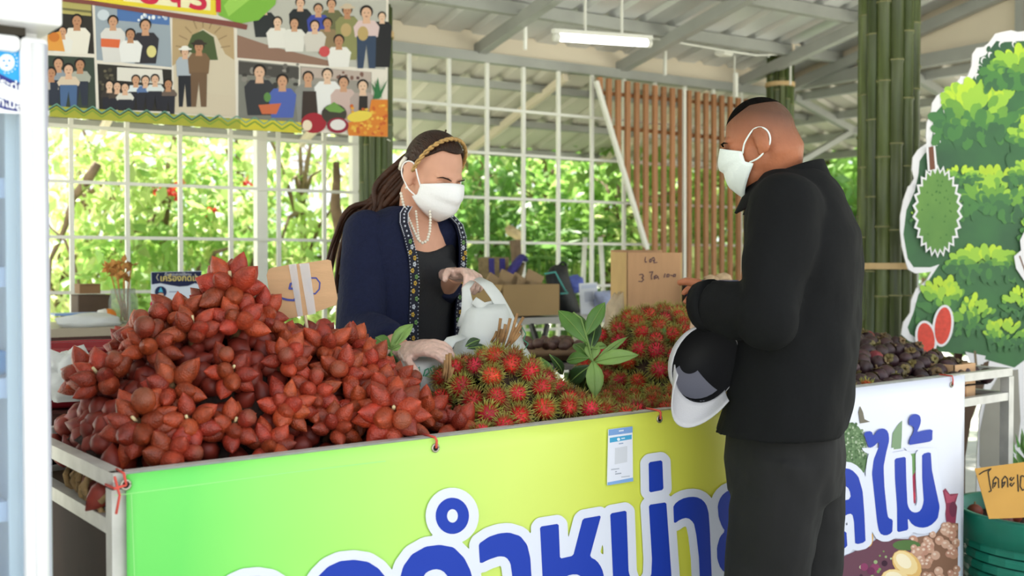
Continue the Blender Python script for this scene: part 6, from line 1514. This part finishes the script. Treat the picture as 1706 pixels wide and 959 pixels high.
bg1 = cbag('white carrier bag held open by the gloved hand', DBG, [(790, 842, 506, .25), (776, 848, 518, .5), (768, 856, 540, .8), (760, 868, 565, 1), (752, 884, 590, 1.1), (752, 890, 615, 1.0), (770, 880, 640, .6)], .07, [
  [(786, 468, .05, 6), (776, 480, .02, 7), (778, 500, 0, 9), (782, 520, 0, 14), (780, 545, 0, 20)], [(796, 464, .05, 8), (812, 474, .02, 11), (826, 492, 0, 12), (842, 520, 0, 12), (852, 545, 0, 14), (862, 575, 0, 14)], [(789, 500, -.02, 7), (805, 512, -.02, 9), (822, 508, 0, 9)]])
m_gpen = flat('#3c8a6a', .5)
pr = Print(lambda x, y, l: P(x, y, DBG - .074 - .0004 * l)); pr.line([(870, 545), (876, 556), (872, 566), (880, 572), (874, 582)], 1.6, m_gpen, 1); pr.build('bag_print', bg1)
D2 = 2.63
bg2 = cbag('white carrier bag with green print slumped on the table by the gloves', D2, [(672, 746, 594, .4), (664, 752, 602, .8), (660, 748, 612, 1), (662, 742, 632, 1), (668, 738, 652, .9), (676, 728, 668, .5)], .06, [[(660, 610, 0, 14), (668, 590, 0, 12), (690, 578, .02, 12)], [(735, 590, 0, 12), (752, 566, .03, 10), (772, 560, .06, 8)]])
pr = Print(lambda x, y, l: P(x, y, D2 - .066 - .0004 * l)); k6 = 250 / 922.; Q_ = lambda pts: [(650 + x * k6, 440 + y * k6) for x, y in pts]
pr.line(Q_([(85, 730), (140, 675), (180, 630), (182, 690), (185, 750)]), 1.2, m_gpen, 1); pr.line(Q_([(205, 685), (215, 650), (235, 640), (240, 665), (215, 685), (245, 690), (270, 660), (268, 625), (245, 640), (262, 668), (275, 685)]), 2.2, m_gpen, 1); pr.line(Q_([(285, 650), (300, 630), (312, 645), (300, 662)]), 1.8, m_gpen, 1)
pr.line(Q_([(105, 738), (110, 712), (125, 705), (130, 725)]), 1.2, m_gpen, 1); pr.line(Q_([(140, 720), (145, 695), (165, 690), (165, 712)]), 1.2, m_gpen, 1); pr.build('bag_print', bg2)

# ================================================================== printed tree cutout at the right
DT = 4.25
nT = (-FH + RT * -.12).normalized(); cT = P(1610, 440, DT); tpt = lambda px, py, ly=0: PP(px, py, cT, nT) + nT * (.0006 * ly)
tt = thing('tree_cutout', 'flat printed tree cutout with durian and red fruits beside the bamboo post', 'cutout', V((cT.x, cT.y, 0)))
def T1(pts): return [(1480 + x * .292, 40 + y * .292) for x, y in pts]
def T2(pts): return [(1490 + x * .3338, 300 + y * .3338) for x, y in pts]
def scallop(p0, p1, n, bulge):
    out = []
    for k in range(n):
        a = (p0[0] + (p1[0] - p0[0]) * k / n, p0[1] + (p1[1] - p0[1]) * k / n); b = (p0[0] + (p1[0] - p0[0]) * (k + 1) / n, p0[1] + (p1[1] - p0[1]) * (k + 1) / n); nx, ny = -(b[1] - a[1]), b[0] - a[0]
        for j in range(5): t_ = j / 5; out.append((a[0] + (b[0] - a[0]) * t_ - nx * bulge * math.sin(t_ * math.pi), a[1] + (b[1] - a[1]) * t_ - ny * bulge * math.sin(t_ * math.pi)))
    return out
outl = T1([(774, 40), (740, 45), (700, 35), (650, 45), (610, 55), (575, 105), (545, 130), (505, 135), (480, 170), (475, 240), (450, 300), (415, 297), (385, 340), (380, 362), (330, 375), (280, 405), (250, 450), (245, 500), (220, 560), (215, 640), (220, 680), (170, 715), (140, 760), (135, 830), (148, 880), (125, 920)])
outl += T2([(70, 30), (45, 100), (30, 180), (30, 250), (38, 330), (55, 400), (70, 445), (105, 465), (160, 460), (185, 455), (160, 500), (110, 540), (85, 600), (80, 660), (45, 710), (35, 770), (70, 800), (200, 850), (340, 860)])
outl += [(1618, 598), (1630, 612), (1640, 640), (1638, 660), (1632, 690), (1628, 760), (1624, 960), (1690, 1060), (1900, 1060), (1900, 640), (1870, 560), (1900, 420), (1890, 260), (1860, 140), (1800, 70), (1740, 48)]
obj('board', MB().prism([tpt(x, y) for x, y in outl], -nT * .012), mat('board_white', '#eceaee', rough=.5), tt)
def grad_green(name, c1, c2): return mat(name, c1, rough=.5, var=.3, vscale=3, col2=c2)
gd = grad_green('print_dark_green', '#2a5238', '#3f7a40'); gm = grad_green('print_mid_green', '#4f8c38', '#3c7440'); gl = grad_green('print_lime', '#8fc03a', '#a9d23f'); gl2 = mat('print_leaf_green', '#6fa53a', rough=.5, var=.2, vscale=5); gy = mat('print_yellow_green', '#bcdc34', rough=.5, var=.15, vscale=4)
rt_ = random.Random(14); pr = Print(tpt)
inner = [(1706 + 0, 68), (1672, 70), (1660, 68), (1642, 92), (1632, 96), (1628, 120), (1618, 135), (1612, 150), (1598, 160), (1590, 162), (1572, 172), (1560, 186), (1556, 210), (1552, 232), (1555, 245), (1540, 256), (1532, 268), (1530, 290), (1524, 318), (1510, 350), (1505, 390), (1512, 430), (1522, 445), (1550, 445), (1565, 440), (1545, 470), (1530, 490), (1522, 520), (1512, 545), (1516, 556), (1560, 585), (1610, 590), (1640, 598), (1690, 612), (1706, 600), (1880, 560), (1880, 300), (1850, 150), (1790, 85)]
pr.poly(inner, gd, 1)
edge = inner[1:12]
for x, y in ((1645, 80), (1668, 74), (1690, 74), (1638, 100), (1650, 92), (1628, 128), (1632, 112), (1640, 140), (1622, 150), (1604, 170), (1590, 176), (1576, 186), (1566, 202), (1560, 224), (1562, 238)): pr.ell(x, y, 4.2, 6, '#eceaee', 2, rt_.uniform(-.8, .8), 10); pr.ell(x + 1.5, y + 1.5, 3.4, 5.2, gd, 2.3, rt_.uniform(-.8, .8), 10)
def clump(cx, cy, r, squash=.75):
    """dome of brush-stroke leaves: bright on top, dark below"""
    n = int(26 + r * .95); L_ = []
    for k in range(n):
        a = math.radians(rt_.uniform(178, 362)); q = math.sqrt(rt_.random()); L_.append((q, a))
    L_.sort(key=lambda e: -e[0])
    for q, a in L_:
        x, y = cx + r * q * math.cos(a), cy + r * squash * q * math.sin(a) + r * .1 * (1 - q); h = q * (-math.sin(a)) + rt_.uniform(-.16, .16)
        m_ = gy if h > .78 else gl if h > .5 else gl2 if h > .3 else gm if h > .1 else gd
        a2 = a + rt_.uniform(-.2, .2) + (.25 if q < .5 else 0); l_ = r * rt_.uniform(.2, .34); w_ = l_ * .36
        pr.ell(x, y, l_ * .62, w_, m_, 3, math.atan2(math.sin(a2) * squash, math.cos(a2)), 10)
    for k in range(int(r * .5)): pr.ell(cx + rt_.uniform(-.95, .95) * r, cy + rt_.uniform(-.02, .3) * r, r * .16, r * .09, rt_.choice((gd, gd, gm)), 3, rt_.uniform(-.5, .5) + 1.57, 9)
for a in ((1632, 215, 80, .95), (1700, 130, 62, .75), (1655, 345, 62, 1.15), (1745, 250, 70, .9), (1720, 300, 45, .8), (1600, 300, 35, .6), (1640, 450, 62, .62), (1575, 520, 52, 1.05), (1620, 545, 40, 1.3), (1672, 570, 38, 1.1), (1700, 520, 34, 1.2), (1760, 400, 60, .9), (1780, 520, 60, .9), (1530, 370, 16, 1.5), (1820, 330, 60, .9)): clump(*a)
pr.build('tree_print', tt)
# bare white gap and branch on the right, trunk below
pr = Print(tpt); pr.poly(T2([(645, 250), (620, 300), (625, 350), (590, 380), (600, 440), (640, 500), (700, 520), (700, 230)]), '#eceaee', 28); pr.line(T2([(618, 380), (640, 440), (660, 500)]), 2.5, '#7a5a48', 28.5)
pr.poly([(1606, 585), (1640, 592), (1636, 606), (1615, 606)], '#e4e2e6', 27); pr.line([(1622, 585), (1624, 606)], 4, '#7a6a52', 28)
pr.poly([(1602, 600), (1612, 600), (1622, 645), (1634, 606), (1648, 600), (1640, 640), (1618, 700), (1608, 760), (1606, 1060), (1570, 1060), (1586, 700)], '#5a4636', 3)
pr.poly([(1644, 660), (1668, 618), (1696, 615), (1700, 700), (1696, 735), (1684, 748), (1676, 770), (1650, 800), (1632, 775), (1632, 720)], mat('cut_gap_grey', '#9a968c', rough=.7, var=.15, vscale=4), 3)
for k in range(24): x = 1680 + rt_.uniform(0, 60); y = 735 + rt_.uniform(0, 60); pr.poly([(x, y), (x + rt_.uniform(-5, 5), y - rt_.uniform(14, 26)), (x + 6, y)], rt_.choice(['#3f7a40', '#2f6a3a', '#57913f']), 4 + k * .03)
pr.build('trunk_print', tt)
# durian
du = []; 
for k in range(52):
    a = 2 * math.pi * k / 52; r = 1.0 if k % 2 else .86; du.append((1560 + 38 * r * math.cos(a) * .98, 352 + 72 * r * math.sin(a)))
pr = Print(tpt); pr.poly([(1560 + (x - 1560) * 1.13, 352 + (y - 352) * 1.08) for x, y in du], '#eceaee', 29); pr.poly(du, mat('durian_print', '#6f9c44', rough=.5, var=.2, vscale=5, col2='#4f8038'), 29.6)
for k in range(26): a = rt_.uniform(0, 6.28); r = math.sqrt(rt_.random()) * .8; x, y = 1560 + 34 * r * math.cos(a), 352 + 64 * r * math.sin(a); pr.poly([(x - 1.6, y + 1), (x, y - 3), (x + 1.6, y + 1)], '#47763a', 30)
pr.poly([(1541, 246), (1556, 243), (1560, 284), (1544, 286)], '#eceaee', 29.2); pr.poly([(1545, 246), (1553, 244), (1556, 282), (1547, 284)], '#7a4e3c', 29.8); pr.build('durian_print', tt)
pr = Print(tpt)
for cx, cy, rx, ry, rt0 in ((1541, 563, 14, 26, -.15), (1569, 542, 13.5, 31, .12)): pr.ell(cx, cy, rx + 4, ry + 4, '#eceaee', 29, rt0, 26); pr.ell(cx, cy, rx, ry, mat('red_fruit_print', '#d8422f', rough=.5, var=.15, vscale=60), 29.6, rt0, 26)
pr.build('red_fruit_print', tt)
obj('stand_strut', MB().bar(V((cT.x, cT.y, 1.2)) - nT * .02, V((cT.x, cT.y, 0)) - nT * .4, .03, .02), m_dkw, tt)

# ================================================================== right end: carton on the tray, teal basket with price sign
t = thing('small_carton', 'small open cardboard box at the bare right end of the table', 'box', (3.42, 1.9, TZL))
a = PP(1590, 668, V((0, 1.86, 0)), V((0, 1, 0))); b = PP(1625, 660, V((0, 1.86, 0)), V((0, 1, 0))); x0_, x1_ = a.x, b.x
for nm, lo, hi in (('front_panel', (x0_, 1.86, TZL), (x1_, 1.864, .985)), ('rear_panel', (x0_, 2.0, TZL), (x1_, 2.004, .985)), ('side_panel', (x0_, 1.86, TZL), (x0_ + .004, 2.0, .985)), ('side_panel', (x1_ - .004, 1.86, TZL), (x1_, 2.0, .985)), ('base_panel', (x0_, 1.86, TZL), (x1_, 2.0, TZL + .004))): obj(nm, MB().box2(lo, hi), m_card, t)
obj('tape_strip', MB().box2(((x0_ + x1_) / 2 - .012, 1.858, TZL), ((x0_ + x1_) / 2 + .004, 1.8598, .96)), mat('brown_tape', '#a06a3a', rough=.4), t)
m_bask = mat('basket_teal', '#1f8a72', rough=.4, var=.1, vscale=10); m_bask2 = mat('basket_teal_dark', '#17705f', rough=.45)
bc = P(1742, 860, 3.5); bc = V((bc.x, bc.y, 0)); RB = .27; HB = .52
bk = thing('teal_basket', 'large teal plastic basket of fruit at the right edge', 'basket', bc)
def br(z): return .185 + (RB - .185) * (z / HB) ** .8
NS = 56
for k in range(13):
    z = .02 + k * .033; pts = []
    for j in range(NS + 1): a = 2 * math.pi * j / NS; pts.append(bc + V((math.cos(a), math.sin(a), 0)) * (br(z) + .0012 * (1 if (j + k) % 2 else -1)) + UP * z)
    obj('weave_band', MB().tube(pts, .0145, 5, flat=.3, ref=UP), m_bask, bk)
lin_ = [[bc + V((r * math.cos(a), r * math.sin(a), z)) for a in [2 * math.pi * j / 40 for j in range(40)]] for r, z in ((br(0) - .008, .0), (br(.2) - .010, .2), (br(.42) - .010, .44), (br(.42) - .02, .44), (br(.2) - .016, .2), (br(0) - .014, .012))]
obj('inner_wall', MB().loft(lin_), m_bask2, bk, True)
rim = [[bc + V((r * math.cos(a), r * math.sin(a), z)) for a in [2 * math.pi * j / 48 for j in range(48)]] for r, z in ((br(.44) - .012, .43), (br(.44) + .008, .43), (br(.5) + .012, HB - .012), (br(.5) + .016, HB), (br(.5) - .008, HB), (br(.44) - .012, .43))]
obj('rim', MB().loft(rim, cap=False), m_bask, bk, True)
for k in range(34):
    a = rt_.uniform(0, 6.28); r = (RB - .05) * math.sqrt(rt_.random()); p = bc + V((r * math.cos(a), r * math.sin(a), HB - .035 + rt_.uniform(-.01, .02)))
    t = thing('basket_fruit', 'dull brown-red fruit lying in the teal basket', 'fruit', p, 'fruit in the teal basket'); obj('skin', MB().ell(p, (.026, .026, .024), None, 12, 8), mat('basket_fruit_skin', '#7d3a2a', rough=.5, rand=.3, var=.2), t, True); obj('stem', MB().tube([p + UP * .022, p + UP * .032], .003, 5), m_twig, t)
vs = [bc + V((math.cos(a) * (RB - .03), math.sin(a) * (RB - .03), HB - .05)) for a in [2 * math.pi * j / 24 for j in range(24)]]; o = obj('fruit_bed', MB().poly(vs), mat('basket_bed', '#3a1f18', rough=.9), bk)
Dsg = 3.28; nG = (-FH - RT * .1 + UP * .22).normalized(); cG = P(1665, 800, Dsg); ogp = lambda px, py, ly=0: PP(px, py, cG, nG) + nG * (.0007 * ly)
sg = thing('basket_sign', 'orange cardboard sign with handwritten kilo price in the teal basket', 'sign', P(1650, 832, Dsg))
obj('card', MB().prism([ogp(x, y) for x, y in ((1624, 780), (1700, 770), (1752, 764), (1762, 858), (1700, 862), (1648, 864))], -nG * .004), mat('orange_card', '#d6a250', rough=.8, var=.06), sg)
pr = Print(lambda x, y, l: ogp(x, y, l + 1)); k4 = 146 / 467.; O_ = lambda pts: [(1560 + x * k4, 560 + y * k4) for x, y in pts]; ink = flat('#2a2620')
for st_ in ([(228, 735), (250, 720), (290, 705), (275, 722), (285, 790), (292, 822), (280, 828)], [(300, 808), (302, 768), (315, 748), (330, 760), (332, 806)], [(302, 785), (318, 778), (308, 800)], [(350, 806), (350, 765), (365, 745), (378, 758), (380, 802)], [(350, 782), (366, 775), (356, 798)], [(398, 752), (390, 760), (400, 768), (412, 752)], [(398, 782), (390, 790), (400, 798), (414, 780)], [(432, 738), (436, 825)], [(450, 745), (446, 800), (458, 820), (475, 810), (478, 750), (455, 742)], [(495, 745), (492, 800), (505, 818), (520, 806), (522, 748), (498, 740)]): pr.line(O_(st_), 2.0, ink, 1)
pr.build('writing', sg)
# tuft of green leaves in the basket behind the sign
t = thing('leaf_tuft', 'green feathery leaves behind the orange sign', 'leaves', P(1690, 790, 3.6))
for k in range(26):
    mb_ = MB(); p = P(rt_.uniform(1684, 1760), rt_.uniform(755, 800), 3.62); leaf(mb_, p, (UP + rv() * .6).normalized(), (-FH + rv() * .4).normalized(), .09, .03); lf_ = obj('leaflet', mb_, m_lf, t); obj('leaf_stalk', MB().tube([V((bc.x + (p.x - bc.x) * .5, bc.y + (p.y - bc.y) * .5, HB - .05)), p], .0018, 5), m_lf2, lf_)

# things that would share a label are told apart by their order in the picture
bpy.context.view_layer.update()
ORD_ = ['leftmost', 'second from left', 'third from left', 'fourth from left', 'fifth from left', 'sixth from left', 'seventh from left', 'eighth from left', 'ninth from left', 'tenth from left', 'eleventh from left', 'twelfth from left', 'thirteenth from left', 'fourteenth from left', 'fifteenth from left', 'sixteenth from left']
byl = {}
for o in bpy.data.objects:
    if o.parent is None and 'label' in o: byl.setdefault(o['label'], []).append(o)
def order_labels(lb, os_):
    os_.sort(key=lambda o: proj(o.matrix_world.translation)[0])
    for k, o in enumerate(os_): o['label'] = lb + ', ' + ('rightmost' if k == len(os_) - 1 else ORD_[k])
for lb, os_ in byl.items():
    if len(os_) < 2: continue
    if len(os_) <= 12: order_labels(lb, os_); continue
    os_.sort(key=lambda o: proj(o.matrix_world.translation)[1]); nr_ = math.ceil(len(os_) / 11); sz = math.ceil(len(os_) / nr_)
    for r_ in range(nr_): order_labels(lb + ', ' + ('upper row', 'second row', 'third row', 'fourth row', 'fifth row', 'sixth row')[r_], os_[r_ * sz:(r_ + 1) * sz])
